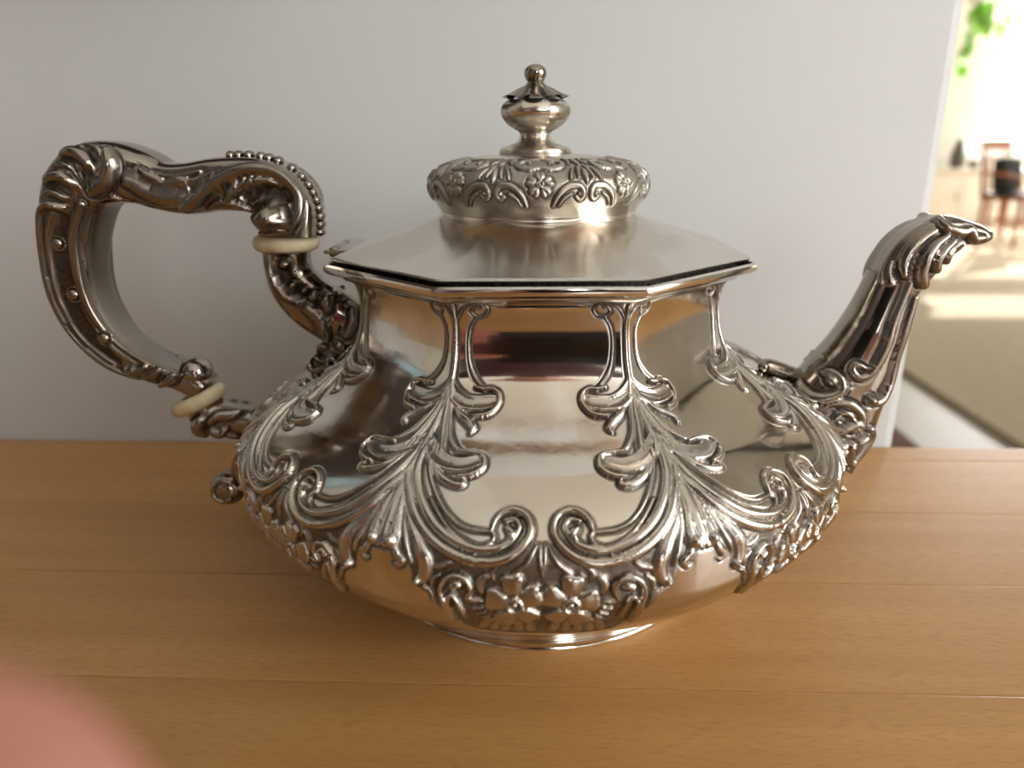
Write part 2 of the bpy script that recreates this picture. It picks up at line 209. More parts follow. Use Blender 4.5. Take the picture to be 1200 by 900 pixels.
HS = [['h','bead',1.0,0.0,[[-131.56,105.48,1.09],[-132.94,98.75,1.1],[-133.65,91.88,1.1],[-132.95,81.28,1.11],[-129.17,71.07,1.11],[-122.08,63.32,1.1],[-114.33,58.49,1.09]]],['h','bead',1.1,0.0,[[-119.13,108.06,1.33],[-121.96,102.75,1.34],[-123.86,96.43,1.35],[-124.19,86.0,1.36],[-121.81,76.91,1.36],[-116.21,69.06,1.35],[-108.24,62.8,1.34],[-103.0,60.26,1.06]]],['h','dome',2.0,0.0,[[-123.19,119.86,0.33],[-122.03,120.42,1.0],[-119.84,120.93,1.49],[-116.85,120.15,1.89],[-114.93,118.25,1.8],[-114.87,116.66,0.98]]],['h','bead',1.0,0.0,[[-124.17,117.56,0.33],[-122.18,117.87,0.91],[-120.14,117.53,0.74]]],['h','dome',2.0,0.0,[[-127.8,113.47,0.42],[-126.59,114.23,1.26],[-124.85,114.99,1.84],[-122.39,114.98,1.91],[-120.7,113.69,1.57],[-120.68,112.85,0.83]]],['h','bead',1.2,0.0,[[-129.91,108.32,0.34],[-128.78,109.51,0.84],[-126.73,110.86,1.18],[-124.29,110.67,1.0],[-123.31,109.31,0.58]]],['h','dome',2.0,0.0,[[-130.72,105.23,0.34],[-129.79,106.6,0.93],[-128.03,107.9,1.26],[-125.71,107.95,1.51],[-125.13,107.26,1.01]]],['h','bead',1.6,0.0,[[-119.04,121.48,0.41],[-116.08,122.44,0.66],[-113.04,121.93,0.81],[-111.37,119.62,0.97],[-111.66,116.97,0.97],[-113.63,114.82,0.9],[-115.9,113.93,0.74],[-117.55,114.51,0.49]]],['h','dome',2.2,0.0,[[-110.44,120.92,1.62],[-109.97,117.62,2.83],[-112.08,113.63,2.85],[-115.32,111.29,2.05]]],['h','bead',0.9,0.0,[[-111.06,109.76,0.78],[-105.62,106.88,0.77],[-97.36,105.73,0.76],[-85.9,106.1,0.75],[-77.95,106.06,0.74]]],['h','dome',1.4,0.0,[[-106.32,113.64,2.07],[-100.09,110.13,2.81],[-93.42,109.22,2.77],[-89.51,109.63,1.5]]],['h','bead',1.3,0.0,[[-102.5,116.26,0.69],[-101.34,115.43,0.98],[-98.95,114.18,1.07],[-96.12,112.92,1.07],[-93.4,113.73,1.06],[-90.44,113.3,1.15],[-87.8,113.69,1.15],[-84.16,115.11,0.85],[-82.34,115.92,0.47]]],['h','bead',0.8,0.0,[[-99.95,116.03,0.49],[-95.84,114.77,0.68],[-91.47,115.16,0.67],[-87.06,115.95,0.57]]],['h','bead',2.2,0.0,[[-93.51,107.05,0.97],[-89.32,108.92,1.82],[-84.73,112.43,1.9],[-79.0,115.16,1.69],[-72.86,116.26,1.49],[-67.43,115.0,1.29],[-63.67,111.88,1.29],[-62.29,108.34,1.29],[-62.91,104.13,1.29],[-64.77,100.73,1.02]]],['h','bead',1.8,0.0,[[-80.62,109.08,1.13],[-78.63,111.15,1.5],[-74.52,113.07,1.4],[-69.73,113.57,1.02],[-66.01,112.11,0.65]]],['h','bead',1.2,0.0,[[-86.59,106.59,0.67],[-83.3,108.46,0.76],[-80.29,108.24,0.66],[-76.94,107.17,0.66],[-74.53,105.47,0.56]]],['h','bead',1.2,0.0,[[-93.98,106.84,0.68],[-91.48,105.99,0.77],[-90.72,108.3,0.48],[-90.65,111.85,0.43]]],['h','dome',4.0,0.0,[[-70.53,104.17,4.28],[-70.34,103.96,4.28]]],['h','bead',1.0,0.0,[[-74.68,100.35,0.75],[-70.8,99.69,0.84],[-66.3,100.74,0.83],[-64.21,104.14,0.74],[-64.75,107.52,0.65]]],['h','bead',1.6,0.0,[[-116.63,62.31,0.82],[-113.04,61.8,1.35],[-110.92,62.8,1.08]]],['h','dome',1.8,0.0,[[-111.62,60.02,1.08],[-107.99,61.28,1.88],[-106.36,62.29,1.07]]],['h','dome',1.8,0.0,[[-107.56,57.72,1.08],[-104.38,59.25,1.87],[-102.19,60.77,1.06]]]]
HPANEL = [['p','p',1,0.0,[[-125.24,103.66,2.7],[-128.05,96.45,2.99],[-128.7,88.36,3.01],[-127.68,78.86,3.02],[-124.28,71.3,2.75],[-118.73,64.33,1.64]]],['p','p',1,0.0,[[-75.78,109.67,1.87],[-72.15,111.11,2.33],[-67.95,110.04,2.31],[-65.22,107.1,1.84],[-66.04,103.3,1.39],[-68.05,100.75,0.84]]]]
HBOSS = [[-128.23,97.74,1.63],[-126.61,83.88,1.77],[-120.31,71.6,1.76]]
HBEAD = [[-81.16,117.8,0.91],[-79.05,118.83,0.91],[-76.4,118.94,0.9],[-73.44,117.95,0.9],[-71.51,117.52,0.9],[-69.43,116.38,0.89],[-66.52,114.67,0.89],[-64.49,112.84,0.89],[-62.87,111.25,0.89],[-61.78,109.62,0.89],[-60.83,107.9,0.88],[-60.47,105.95,0.88],[-60.42,103.99,0.89],[-61.27,102.03,0.89],[-62.44,100.06,0.89]]
HBALL = [-99.0,59.95,4.59]
U = [[-69.42,94.44,6.25],[-69.37,90.19,6.27],[-67.93,85.4,6.78],[-64.05,80.54,7.27],[-58.57,76.59,7.5],[-53.89,74.1,6.98],[-48.11,73.09,5.46]]
U2 = [[-54.77,78.55,5.96],[-55.49,72.36,5.0],[-57.55,68.09,4.03],[-60.36,64.02,3.3],[-63.31,61.46,2.81],[-65.21,62.49,1.79]]
US = [['u','bead',1.2,0.0,[[-72.82,94.37,0.72],[-72.86,90.49,0.83],[-71.66,87.05,0.93],[-69.55,83.58,0.93],[-66.28,81.57,0.83],[-64.84,81.06,0.52]]],['u','bead',1.0,0.0,[[-61.71,93.35,0.61],[-60.6,89.46,0.71],[-58.36,87.0,0.81],[-55.45,86.5,0.71]]],['u','dome',2.4,0.0,[[-68.2,91.93,1.75],[-68.12,91.74,1.75]]],['u','dome',2.0,0.0,[[-66.43,86.05,1.44],[-66.39,85.95,1.44]]],['u','dome',1.8,0.0,[[-63.51,84.55,1.13],[-63.47,84.45,1.13]]],['u','dome',2.0,0.0,[[-61.09,82.95,1.64],[-61.0,82.85,1.64]]],['u','dome',2.2,0.0,[[-55.04,85.51,1.73],[-55.69,83.53,1.22]]],['u','dome',2.0,0.0,[[-52.73,83.52,1.01],[-52.69,83.42,1.01]]],['u','dome',1.8,0.0,[[-57.84,81.54,2.04],[-57.27,79.53,1.54]]],['u','dome',1.4,0.0,[[-62.99,79.55,1.55],[-60.22,77.01,2.06],[-59.03,73.44,1.86],[-58.79,70.34,1.04]]],['u','bead',1.2,0.0,[[-51.13,78.5,1.02],[-50.85,75.46,1.43],[-52.59,72.39,1.33],[-54.01,73.43,0.72]]]]
US2 = [['u','bead',1.4,0.0,[[-59.98,68.27,0.94],[-63.72,66.19,1.05],[-65.29,63.03,1.05],[-63.67,61.17,1.05],[-61.04,61.96,0.94],[-59.28,64.6,0.73]]],['u','dome',1.6,0.0,[[-62.08,64.61,1.26],[-62.04,64.5,1.26]]],['u','dome',1.8,0.0,[[-57.42,74.71,1.23],[-57.38,74.61,1.23]]],['u','dome',1.8,0.0,[[-55.39,68.78,1.76],[-55.33,68.26,1.55]]],['u','dome',1.6,0.0,[[-57.76,64.6,1.35],[-57.66,64.49,1.25]]],['u','dome',1.4,0.0,[[-51.97,73.93,1.53],[-52.63,71.88,1.54]]]]
UPANEL = [['p','p',1,0.0,[[-69.08,92.9,2.06],[-69.04,88.52,2.58],[-65.94,85.06,2.58],[-61.72,82.55,2.57],[-55.69,83.53,3.05]]]]
L = [[-99.46,49.38,4.66],[-97.27,46.69,5.48],[-93.38,45.07,5.45],[-88.84,44.53,4.61],[-83.72,44.53,4.03]]
L2 = [[-86.41,39.06,2.45],[-89.08,34.06,2.2],[-90.74,28.99,2.23],[-90.31,23.85,2.52]]
LS = [['l','dome',1.8,0.0,[[-97.72,46.45,1.79],[-99.24,43.5,2.4],[-97.81,41.72,1.44]]],['l','bead',1.4,0.0,[[-95.02,45.86,0.95],[-92.58,47.62,1.42],[-88.71,47.62,1.52],[-85.18,49.37,0.93]]],['l','dome',1.6,0.0,[[-94.86,42.91,1.19],[-92.72,42.32,1.55],[-90.89,43.51,0.95]]],['l','bead',1.0,0.0,[[-91.12,41.73,0.83],[-88.48,40.54,1.07],[-87.03,38.74,0.83]]]]
LBALL = [-94.71,22.4,5.37]
SP = [[78.15,39.18,16.8],[82.84,45.9,15.67],[86.38,53.01,13.46],[89.52,60.73,11.26],[91.8,67.03,9.36],[94.2,73.71,8.27],[96.12,80.01,7.59],[97.97,86.43,7.18]]
SH = [[97.89,83.83,6.39],[99.18,87.61,7.19],[101.53,91.8,7.47],[104.23,95.01,6.96],[107.25,97.51,5.92],[110.74,98.4,4.61],[114.83,98.38,3.28],[119.04,97.68,2.48],[121.32,97.67,1.39]]
SPS = [['s','bead',1.3,0.0,[[98.87,87.29,1.35],[97.18,81.29,1.36],[95.46,75.17,1.36],[94.37,68.93,1.51],[92.39,63.99,1.52],[90.41,61.14,1.37],[88.13,60.42,1.21],[86.19,62.22,1.05],[86.98,64.0,0.9],[89.1,63.29,0.68]]],['s','bead',1.2,0.0,[[101.02,81.95,1.06],[100.11,75.16,1.22],[99.38,66.81,1.23],[98.54,58.97,1.23],[96.55,53.89,1.39],[94.31,52.79,1.39],[93.12,53.89,0.77]]],['s','dome',2.2,0.0,[[91.87,54.04,1.84],[91.96,53.89,1.84]]],['s','bead',1.6,0.0,[[62.69,62.61,1.74],[66.93,61.17,2.19],[72.1,57.55,2.07],[75.86,54.63,1.79],[79.98,54.63,1.5],[83.53,56.45,1.36],[83.46,59.71,1.2],[81.19,61.51,1.04],[79.24,60.79,0.74]]],['s','dome',1.6,0.0,[[81.12,59.35,1.8],[81.21,59.14,1.8]]],['s','bead',1.0,0.0,[[68.18,62.24,0.88],[72.38,61.16,1.03],[75.67,62.23,1.18],[78.76,64.73,1.04]]],['s','bead',1.2,0.0,[[77.66,50.95,0.9],[81.54,53.16,1.21],[86.4,52.79,1.37],[89.95,49.46,1.38],[90.1,45.73,1.24],[87.42,44.98,0.92]]],['s','bead',1.0,0.0,[[81.48,47.97,0.91],[84.62,50.58,1.07],[87.23,49.09,0.92],[86.53,46.48,0.77]]],['s','dome',1.8,0.0,[[83.94,44.98,1.84],[88.51,47.23,1.54]]],['s','dome',1.8,0.0,[[88.01,40.43,1.86],[87.9,35.83,1.88]]],['s','dome',1.8,0.0,[[91.9,42.72,1.56],[89.96,41.58,1.71]]],['s','bead',1.2,0.0,[[93.68,44.98,1.09],[94.8,41.96,1.25],[92.63,37.37,1.26],[90.22,34.28,1.1]]],['s','bead',1.0,0.0,[[85.01,41.95,1.08],[86.3,37.37,1.24],[87.79,31.16,1.26]]],['s','dome',1.4,0.0,[[89.47,31.94,1.42],[89.87,34.28,1.42]]]]
SPANEL = [['p','p',1,0.0,[[98.61,67.52,1.53],[97.75,59.69,1.85],[95.55,56.08,1.54]]]]
SHS = [['s','bead',1.5,0.0,[[89.08,86.86,0.72],[90.67,91.37,1.3],[93.22,95.5,1.45],[96.74,99.25,1.31],[101.08,101.41,1.03],[103.73,102.32,0.74]]],['s','bead',1.6,0.0,[[93.7,85.87,1.83],[92.95,88.79,1.82],[93.92,92.95,1.6],[96.5,96.74,1.39],[100.13,99.55,1.1],[103.68,100.77,0.66]]],['s','bead',1.4,0.0,[[96.87,88.13,0.95],[96.48,90.71,1.32],[97.52,94.21,1.39],[100.44,97.67,1.18],[103.86,99.68,0.74]]],['s','bead',1.7,0.0,[[101.97,86.16,1.71],[100.87,89.08,1.7],[101.52,92.92,1.55],[103.52,96.08,1.26],[106.6,98.26,0.89]]],['s','bead',1.5,0.0,[[104.68,90.03,1.34],[104.47,92.27,1.34],[105.94,94.81,1.12],[108.7,97.0,0.75]]],['s','bead',1.4,0.0,[[107.37,91.94,1.05],[107.67,93.85,1.05],[109.55,95.74,0.82],[111.58,96.67,0.53]]],['s','bead',1.2,0.0,[[110.14,94.15,0.75],[111.18,95.41,0.75],[112.58,96.35,0.53]]],['s','bead',1.6,0.0,[[101.35,103.57,1.47],[104.46,103.55,1.7],[105.45,101.38,1.26],[107.59,99.82,1.19],[110.82,99.18,1.35],[113.26,99.48,1.21],[115.17,97.59,1.36],[117.67,97.58,0.76]]]]
SPB = [[61.89,62.77,1.24],[63.53,62.77,1.99],[67.19,61.29,2.26],[72.12,59.05,2.28],[77.0,57.55,2.05]]
RINGS = [[-69.3,96.77,8.49],[-100.0,50.99,7.93]]

# ---------------------------------------------------------------- relief engine
def pchip(x, y, xi):
    x = np.asarray(x,float); y = np.asarray(y,float); h = np.diff(x); dl = np.diff(y)/h; m = np.zeros_like(y)
    for i in range(1,len(x)-1):
        if dl[i-1]*dl[i] > 0:
            w1 = 2*h[i]+h[i-1]; w2 = h[i]+2*h[i-1]; m[i] = (w1+w2)/(w1/dl[i-1]+w2/dl[i])
    m[0] = dl[0]; m[-1] = dl[-1]
    xi = np.clip(xi,x[0],x[-1]); i = np.clip(np.searchsorted(x,xi)-1,0,len(x)-2); t = (xi-x[i])/h[i]
    return y[i]*(1+2*t)*(1-t)**2+h[i]*m[i]*t*(1-t)**2+y[i+1]*t*t*(3-2*t)+h[i]*m[i+1]*t*t*(t-1)
def curve(pts, per=8):
    P = np.array(pts,float); n = len(P)
    if n == 2: t = np.linspace(0,1,per*2)[:,None]; return P[0]*(1-t)+P[1]*t
    E = np.concatenate([[2*P[0]-P[1]],P,[2*P[-1]-P[-2]]]); out = []
    for i in range(n-1):
        p0,p1,p2,p3 = E[i:i+4]
        for t in np.linspace(0,1,per,endpoint=False):
            out.append(.5*((2*p1)+(-p0+p2)*t+(2*p0-5*p1+4*p2-p3)*t*t+(-p0+3*p1-3*p2+p3)*t**3))
    out.append(P[-1]); return np.array(out)
def smooth01(a, b, x):
    t = np.clip((x-a)/(b-a),0,1); return t*t*(3-2*t)
def prof_h(kind, q):
    q = np.clip(q,0,1)
    if kind == 'bead': return np.sqrt(1-q*q)
    if kind == 'dome': return np.cos(q*math.pi/2)**.8
    if kind == 'puff': return np.sqrt(np.clip(1-q**3.2,0,1))
    if kind == 'cup': return (.50+.50*q*q)*np.clip((1-q)/.16,0,1)**.5
    if kind == 'ring': return np.where(q<.42, .9*np.sqrt(np.clip(1-(q/.42)**2,0,1)), np.sqrt(np.clip(1-((q-.74)/.26)**2,0,1)))
    return 1-q
def relief(X, Y, strokes, rx=None, names=None, trench=.55, tdepth=.25):
    # X, Y in mm (or X in degrees with rx = mm per degree at each sample's own Y); returns height mm, id, tarnish
    H = np.zeros_like(X); ID = np.full(X.shape,-1,int); SD = np.full(X.shape,1e3)
    for (name, kind, h, lift, pts) in strokes:
        P = curve(pts); sg = np.hypot(np.diff(P[:,0])*(1.2 if rx else 1),np.diff(P[:,1])); cl = np.concatenate([[0],np.cumsum(sg)])
        ns = max(len(P),int(cl[-1]/max(.10,.32*np.percentile(P[:,2],25)))+2); ti = np.linspace(0,cl[-1],ns) if cl[-1] > 0 else np.zeros(1)
        P = np.stack([np.interp(ti,cl,P[:,c_]) for c_ in range(3)],-1); w = np.maximum(P[:,2],.12); pad = w.max()+1.2
        k = rx(P[:,1]) if rx else np.ones(len(P))
        kk = k.min()
        msk = (X > P[:,0].min()-pad/kk)&(X < P[:,0].max()+pad/kk)&(Y > P[:,1].min()-pad)&(Y < P[:,1].max()+pad)
        ix = np.nonzero(msk.ravel())[0]
        if not len(ix): continue
        x = X.ravel()[ix]; y = Y.ravel()[ix]; q = np.full(len(ix),1e3); sd = np.full(len(ix),1e3); fc = np.ones(len(ix)); tap = np.clip(w/np.median(w),.15,1)**.8
        for j in range(len(P)):
            d = np.hypot((x-P[j,0])*k[j], y-P[j,1]); qn = d/w[j]; nb = qn < q; q[nb] = qn[nb]; fc[nb] = tap[j]; sd = np.minimum(sd, d-w[j])
        hv = np.where(q<1, fc*h*prof_h(kind,q)+lift*(q<1), 0)
        Hf = H.ravel(); If = ID.ravel(); Sf = SD.ravel()
        up = hv > Hf[ix]; jj = ix[up]; Hf[jj] = hv[up]; If[jj] = names.index(name) if names else 0
        Sf[ix] = np.minimum(Sf[ix], sd)
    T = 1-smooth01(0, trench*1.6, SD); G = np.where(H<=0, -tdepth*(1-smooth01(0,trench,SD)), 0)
    tarn_shade = np.where(H<=0, T*.97, .22+.73*np.exp(-H/.30))
    return H+G, ID, np.where(SD>50,0,tarn_shade)
def grid_normals(V):
    du = np.gradient(V,axis=0); dv = np.gradient(V,axis=1); n = np.cross(du,dv); n /= np.linalg.norm(n,axis=-1,keepdims=True)+1e-20; return n
def rotz(P, a):
    c, s = math.cos(a), math.sin(a); return np.stack([P[...,0]*c-P[...,1]*s, P[...,0]*s+P[...,1]*c, P[...,2]],-1)
def ornament_unit(basefn, rx, smax, nu, nv, strokes, veins, names, solo, extra=None):
    # one 45 degree unit from one panel's middle to the next, mirrored about the ridge at 22.5 degrees
    half = nu//2
    th = np.linspace(0,22.5,half+1); s = np.linspace(0,smax,nv+1); X, Y = np.meshgrid(th,s,indexing='ij')
    H, ID, T = relief(X,Y,strokes,rx,names)
    for (_,_,h,_,pts) in veins:
        hv, _, _ = relief(X,Y,[('v','v',h,0,pts)],rx,None); hv = np.maximum(hv,0)
        on = H > .15; H = np.where(on, H-hv*.55, H); T = np.where(on, np.maximum(T, np.clip(hv*2.0,0,.8)), T)
    if extra: H, T = extra(X,Y,H,T)
    H = np.concatenate([H,H[-2::-1]]); T = np.concatenate([T,T[-2::-1]]); ID = np.concatenate([ID,ID[-2::-1]])
    th = np.linspace(0,45,nu+1)
    X, Y = np.meshgrid(th,s,indexing='ij'); B = basefn(X,Y)
    N = grid_normals(basefn(np.clip(X,-1,46),Y))
    # base normals smoothed over the arris by averaging with the radial direction already in basefn
    V = B+N*(H/1000)[...,None]
    # shading normals: pad by mirroring the neighbours so the units meet without a seam
    L = rotz(V[-3:-1], -math.pi/4); Rr = rotz(V[1:3], math.pi/4)
    n = grid_normals(np.concatenate([L,V,Rr]))[2:-2]
    fid = ID[:-1,:-1].copy()
    for sl in (ID[1:,:-1],ID[:-1,1:],ID[1:,1:]): fid = np.where((fid>=0)&(sl>=0), fid, -1)
    return V, n, T, fid
def build_ornament(V, n, T, fid, names, solo, body_name, material, parent, body_parent=None):
    nu, nv = fid.shape; idx = np.arange((nu+1)*(nv+1)).reshape(nu+1,nv+1)
    Q = np.stack([idx[:-1,:-1],idx[1:,:-1],idx[1:,1:],idx[:-1,1:]],-1)
    Vf = V.reshape(-1,3); nf = n.reshape(-1,3); Tf = T.ravel()
    def sub(mask):
        q = Q[mask]; u, inv = np.unique(q.ravel(), return_inverse=True); return u, inv.reshape(-1,4)
    u, q = sub(fid<0); VV = []; NN = []; QQ = []
    for k in range(8):
        VV.append(rotz(Vf[u],k*math.pi/4)); NN.append(rotz(nf[u],k*math.pi/4)); QQ.append(q+k*len(u))
    body = link(body_name, npmesh(body_name, np.concatenate(VV), np.concatenate(QQ), True, np.concatenate(NN), np.tile(Tf[u],8)), material, parent)
    host = body_parent or body
    for i, nm in enumerate(names):
        masks = [fid==i]
        if nm not in solo:                       # one on each side of the ridge
            a = np.zeros_like(fid,bool); a[:nu//2] = True; masks = [(fid==i)&a, (fid==i)&~a]
        for m in masks:
            if not m.any(): continue
            u2_, q2 = sub(m); me = npmesh(nm, Vf[u2_], q2, True, nf[u2_], Tf[u2_])
            for k in range(8):
                o = link(nm, me, material, host); o.rotation_euler = (0,0,k*math.pi/4)
    return body
# ================================================================ THE SETTING
FLOOR = -.90; CEILZ = 1.75
def struct(o): o['kind'] = 'structure'; return o
struct(box('floor', -1.6,7.7,-3.3,9.7, FLOOR-.1,FLOOR, OAKFLOOR))
struct(box('ceiling', -1.6,7.7,-3.3,9.7, CEILZ,CEILZ+.1, CEIL))
struct(box('wall_back', -1.5,.149,.0893,.24, FLOOR,CEILZ, PLASTER, bev=.004))
struct(box('wall_left', -1.62,-1.5,-3.3,9.7, FLOOR,CEILZ, WHITEWALL))
def wall_with_openings(name, axis, pos, thick, a0, a1, opens, m):
    # a wall in the plane axis = pos, spanning a0..a1, with rectangular openings (a, b, z0, z1)
    bm = bmesh.new(); xs = sorted({a0,a1}|{v for o in opens for v in o[:2]})
    for p, q in zip(xs, xs[1:]):
        zz = [FLOOR]; spans = sorted([(o[2],o[3]) for o in opens if o[0] <= p+1e-6 and o[1] >= q-1e-6])
        z = FLOOR
        for lo, hi in spans:
            if lo > z: spans_box(bm, axis,pos,thick,p,q,z,lo)
            z = hi
        if z < CEILZ: spans_box(bm, axis,pos,thick,p,q,z,CEILZ)
    return struct(from_bm(name,bm,m))
def spans_box(bm, axis,pos,thick,p,q,lo,hi):
    if axis == 'y': box_bm(bm,p,q,pos,pos+thick,lo,hi)
    else: box_bm(bm,pos,pos+thick,p,q,lo,hi)
FARW = [(5.19,7.3,.06,1.07),(5.30,7.3,1.26,1.70)]
wall_with_openings('wall_far','y',9.5,.15,-1.5,7.6,FARW,WHITEWALL)
REARW = [(.1,1.4,.15,1.35)]  # unseen opening, added for the rear light
wall_with_openings('wall_rear','y',-3.3,.12,-1.5,1.7,REARW,WHITEWALL)
SIDEW = [(-1.35,-.15,-.05,1.15)]  # unseen opening, added for the side light and set close for stronger falloff
wall_with_openings('wall_right','x',1.6,.12,-3.3,1.1,SIDEW,WHITEWALL)
struct(box('wall_side',7.5,7.62,-3.3,9.7,FLOOR,CEILZ,WHITEWALL))
struct(box('wall_end',1.6,7.6,.98,1.1,FLOOR,CEILZ,WHITEWALL))
def window(n, axis, pos, o, bars):
    w = struct(empty(f'window_{n}'))
    a,b,z0,z1 = o; t = .05
    def seg(name,a,b,z0,z1,d0,d1,m):
        if axis=='y': return box(name,a,b,pos+d0,pos+d1,z0,z1,m,w)
        return box(name,pos+d0,pos+d1,a,b,z0,z1,m,w)
    seg('frame_rail',a,b,z0,z0+t,.03,.09,FRAME); seg('frame_rail',a,b,z1-t,z1,.03,.09,FRAME)
    seg('frame_stile',a,a+t,z0+t,z1-t,.03,.09,FRAME); seg('frame_stile',b-t,b,z0+t,z1-t,.03,.09,FRAME)
    xs = np.linspace(a+t,b-t,bars+2)
    for x in xs[1:-1]: seg('glazing_bar',x-.02,x+.02,z0+t,z1-t,.035,.085,FRAME)
    for p,q in zip(xs,xs[1:]): seg('pane',p,q,z0+t,z1-t,.057,.063,GLASS)
window(1,'y',9.5,FARW[0],1); window(2,'y',9.5,FARW[1],1); window(3,'y',-3.3,REARW[0],1); window(4,'x',1.6,SIDEW[0],1)  # the rear and side windows are unseen, added to carry light
# counter of glued beech staves
ct = empty('butcher_block_counter',(0,-.2,FLOOR)); tag(ct,'long beech butcher block counter the silver teapot stands on','counter')
ct_off = Vector((0,.2,-FLOOR))
rng = random.Random(4)
ys = [-.4695,-.424,-.3785,-.333,-.2875,-.242,-.1965,-.151,-.1055,-.060,-.0145,.030,.075,.0885]
joints = {8:[-.66],9:[-.70,.52],10:[-.48,.61],11:[-.62,.55],7:[.32],12:[-.5,.7]}
first = None
for i,(y0,y1) in enumerate(zip(ys,ys[1:])):
    xs = [-1.44]+sorted(joints.get(i,[rng.uniform(-1,-.3),rng.uniform(.2,.9)]))+[1.15]
    for x0,x1 in zip(xs,xs[1:]):
        bm = bmesh.new(); box_bm(bm,x0+.00006,x1-.00006,y0+.00006,y1-.00006,-.038,0,.00035 if i<12 else .0006)
        o = from_bm('stave',bm,BEECH,ct); o.location = ct_off
        tone = {(8,0):.45,(8,1):.45,(9,0):.50,(9,1):.5,(10,1):.45,(10,0):.45,(11,1):.75,(11,0):.72,(12,1):.6}.get((i,xs.index(x0)), rng.uniform(.25,.8))
        o.color = (rng.uniform(0,9),rng.uniform(0,9),tone,1)
o = box('cabinet_body',-1.40,1.12,-.43,.07,FLOOR,-.038,DARKWOOD,ct); o.location = ct_off
for k in range(4):
    d = box('cabinet_door',-1.42+.635*k,-.795+.635*k,-.448,-.43,FLOOR+.08,-.06,DARKWOOD,ct,.002); d.location = ct_off
struct(box('trim_1',1.632,1.655,1.12,9.48,FLOOR,FLOOR+.010,mat('brown_carpet_bar',(.22,.17,.10),.6)))  # thin brown strip stands in for the shaded gap along the carpet edge
cp = box('carpet',1.655,7.4,1.15,9.45,FLOOR,FLOOR+.022,CARPET,bev=.008); tag(cp,'wide beige carpet on the far room floor beyond the counter','carpet')
mt = box('floor_mat',.45,1.305,1.55,2.42,FLOOR,FLOOR+.014,RUG,bev=.004); tag(mt,'dark reddish mat on the pale floor behind the wall end','mat')
# ================================================================ THE TEAPOT
PSI = .0208
pot = empty('silver_teapot',(0,0,0),PSI)
tag(pot,'ornate eight-sided tarnished silver teapot with embossed scrolls, flowers and ivory handle rings','teapot')
_z = np.linspace(0,.0915,2000); _r = pchip(ZC,RA,_z); _s = np.concatenate([[0],np.cumsum(np.hypot(np.diff(_z),np.diff(_r)))])*1000
def body_base(X, Y):
    z = np.interp(Y,_s,_z); th = np.radians(X); tm = (th+math.pi/8)%(math.pi/4)-math.pi/8
    ct_ = np.cos(tm); e = 1/ct_
    lim = math.cos(math.pi/8-math.radians(1.2)); e = np.minimum(e, 1/lim + (e-1/lim)*.35)      # arris slightly eased
    k = pchip(ZC,KC,z.ravel()).reshape(z.shape); R = pchip(ZC,RA,z.ravel()).reshape(z.shape)*((1-k)*1.03+k*e)
    a = th-math.pi/2; return np.stack([R*np.cos(a),R*np.sin(a),z],-1)
def body_rx(s): return np.radians(1)*np.interp(s,_s,_r)*1000
def inpoly(X, Y, poly):
    P = np.array(poly); c = np.zeros(X.shape,bool); j = len(P)-1
    for i in range(len(P)):
        with np.errstate(divide='ignore',invalid='ignore'):
            t = ((P[i,1]>Y)!=(P[j,1]>Y))&(X<(P[j,0]-P[i,0])*(Y-P[i,1])/(P[j,1]-P[i,1]+1e-12)+P[i,0])
        c ^= t; j = i
    return c
nrng = np.random.default_rng(3)
def matted(X, Y, H, T):
    for poly in MATTE:
        m = inpoly(X,Y,poly)&(H<=0)
        H = np.where(m,-.22+.10*nrng.random(H.shape),H); T = np.where(m,np.maximum(T,.80),T)
    return H, T
BN = ['acanthus_spray','scroll','leaf_pendant','lower_scroll','leaf','flower','flower_center']
ren = {'spray':'acanthus_spray','pendant':'leaf_pendant'}
BODY = [(ren.get(n,n),k,h*.92,l,p) for (n,k,h,l,p) in BODY]
solo = {'acanthus_spray','leaf_pendant'}
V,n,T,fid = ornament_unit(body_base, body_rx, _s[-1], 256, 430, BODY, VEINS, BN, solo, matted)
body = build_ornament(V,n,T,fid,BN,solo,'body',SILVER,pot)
lathe('foot',[(40,.4),(44,0),(47.2,0),(47.7,.5),(47.5,1.2),(46.3,2.1),(45.9,3.0),(46.6,3.6)],SILVER,pot,96)
lathe('rim',[(46.3,89.0),(47.6,89.5),(49.0,89.7),(49.6,90.3),(49.7,90.9),(51.0,91.2),(52.6,91.5),(53.6,92.1),(53.9,92.9),(53.7,93.6),(53.0,94.0),(52.5,93.9),(52.2,93.0),(51.4,91.9),(47,91.8)],SILVER,pot,octo=True,tarn_shade=[.3,.5,.1,0,.5,.1,0,0,0,0,0,.6,1,1,1])  # inner ledge darkened in colour: painted shade of the lid gap
# ---- lid
lid = lathe('lid',[(46.5,92.0),(46.6,94.6),(51.5,94.7),(52.0,94.8),(52.2,95.1),(51.8,95.4),(51.0,95.55),(42,98.2),(34,100.9),(29.5,102.6),(27.4,103.5),(24,104.9),(20,106)],SILVER_LID,pot,octo=True,tarn_shade=[1,1,1,.8,.2]+[0]*8)  # underside and lower edge coloured dark as shade in the gap below
DP = np.array([(26.0,103.7),(26.3,104.3),(26.0,105.0),(26.4,105.8),(27.3,107.2),(28.5,109.2),(29.1,111.4),(28.9,113.4),(27.6,115.4),(24.5,117.2),(20,118.4),(15,119.2),(9.0,119.7)])
_t = np.linspace(0,len(DP)-1,600); _dr = pchip(np.arange(len(DP)),DP[:,0],_t); _dz = np.interp(_t,np.arange(len(DP)),DP[:,1])
_ker = np.ones(31)/31; _dr = np.convolve(np.pad(_dr,15,'edge'),_ker,'valid'); _dz = np.convolve(np.pad(_dz,15,'edge'),_ker,'valid')
_ds = np.concatenate([[0],np.cumsum(np.hypot(np.diff(_dr),np.diff(_dz)))])
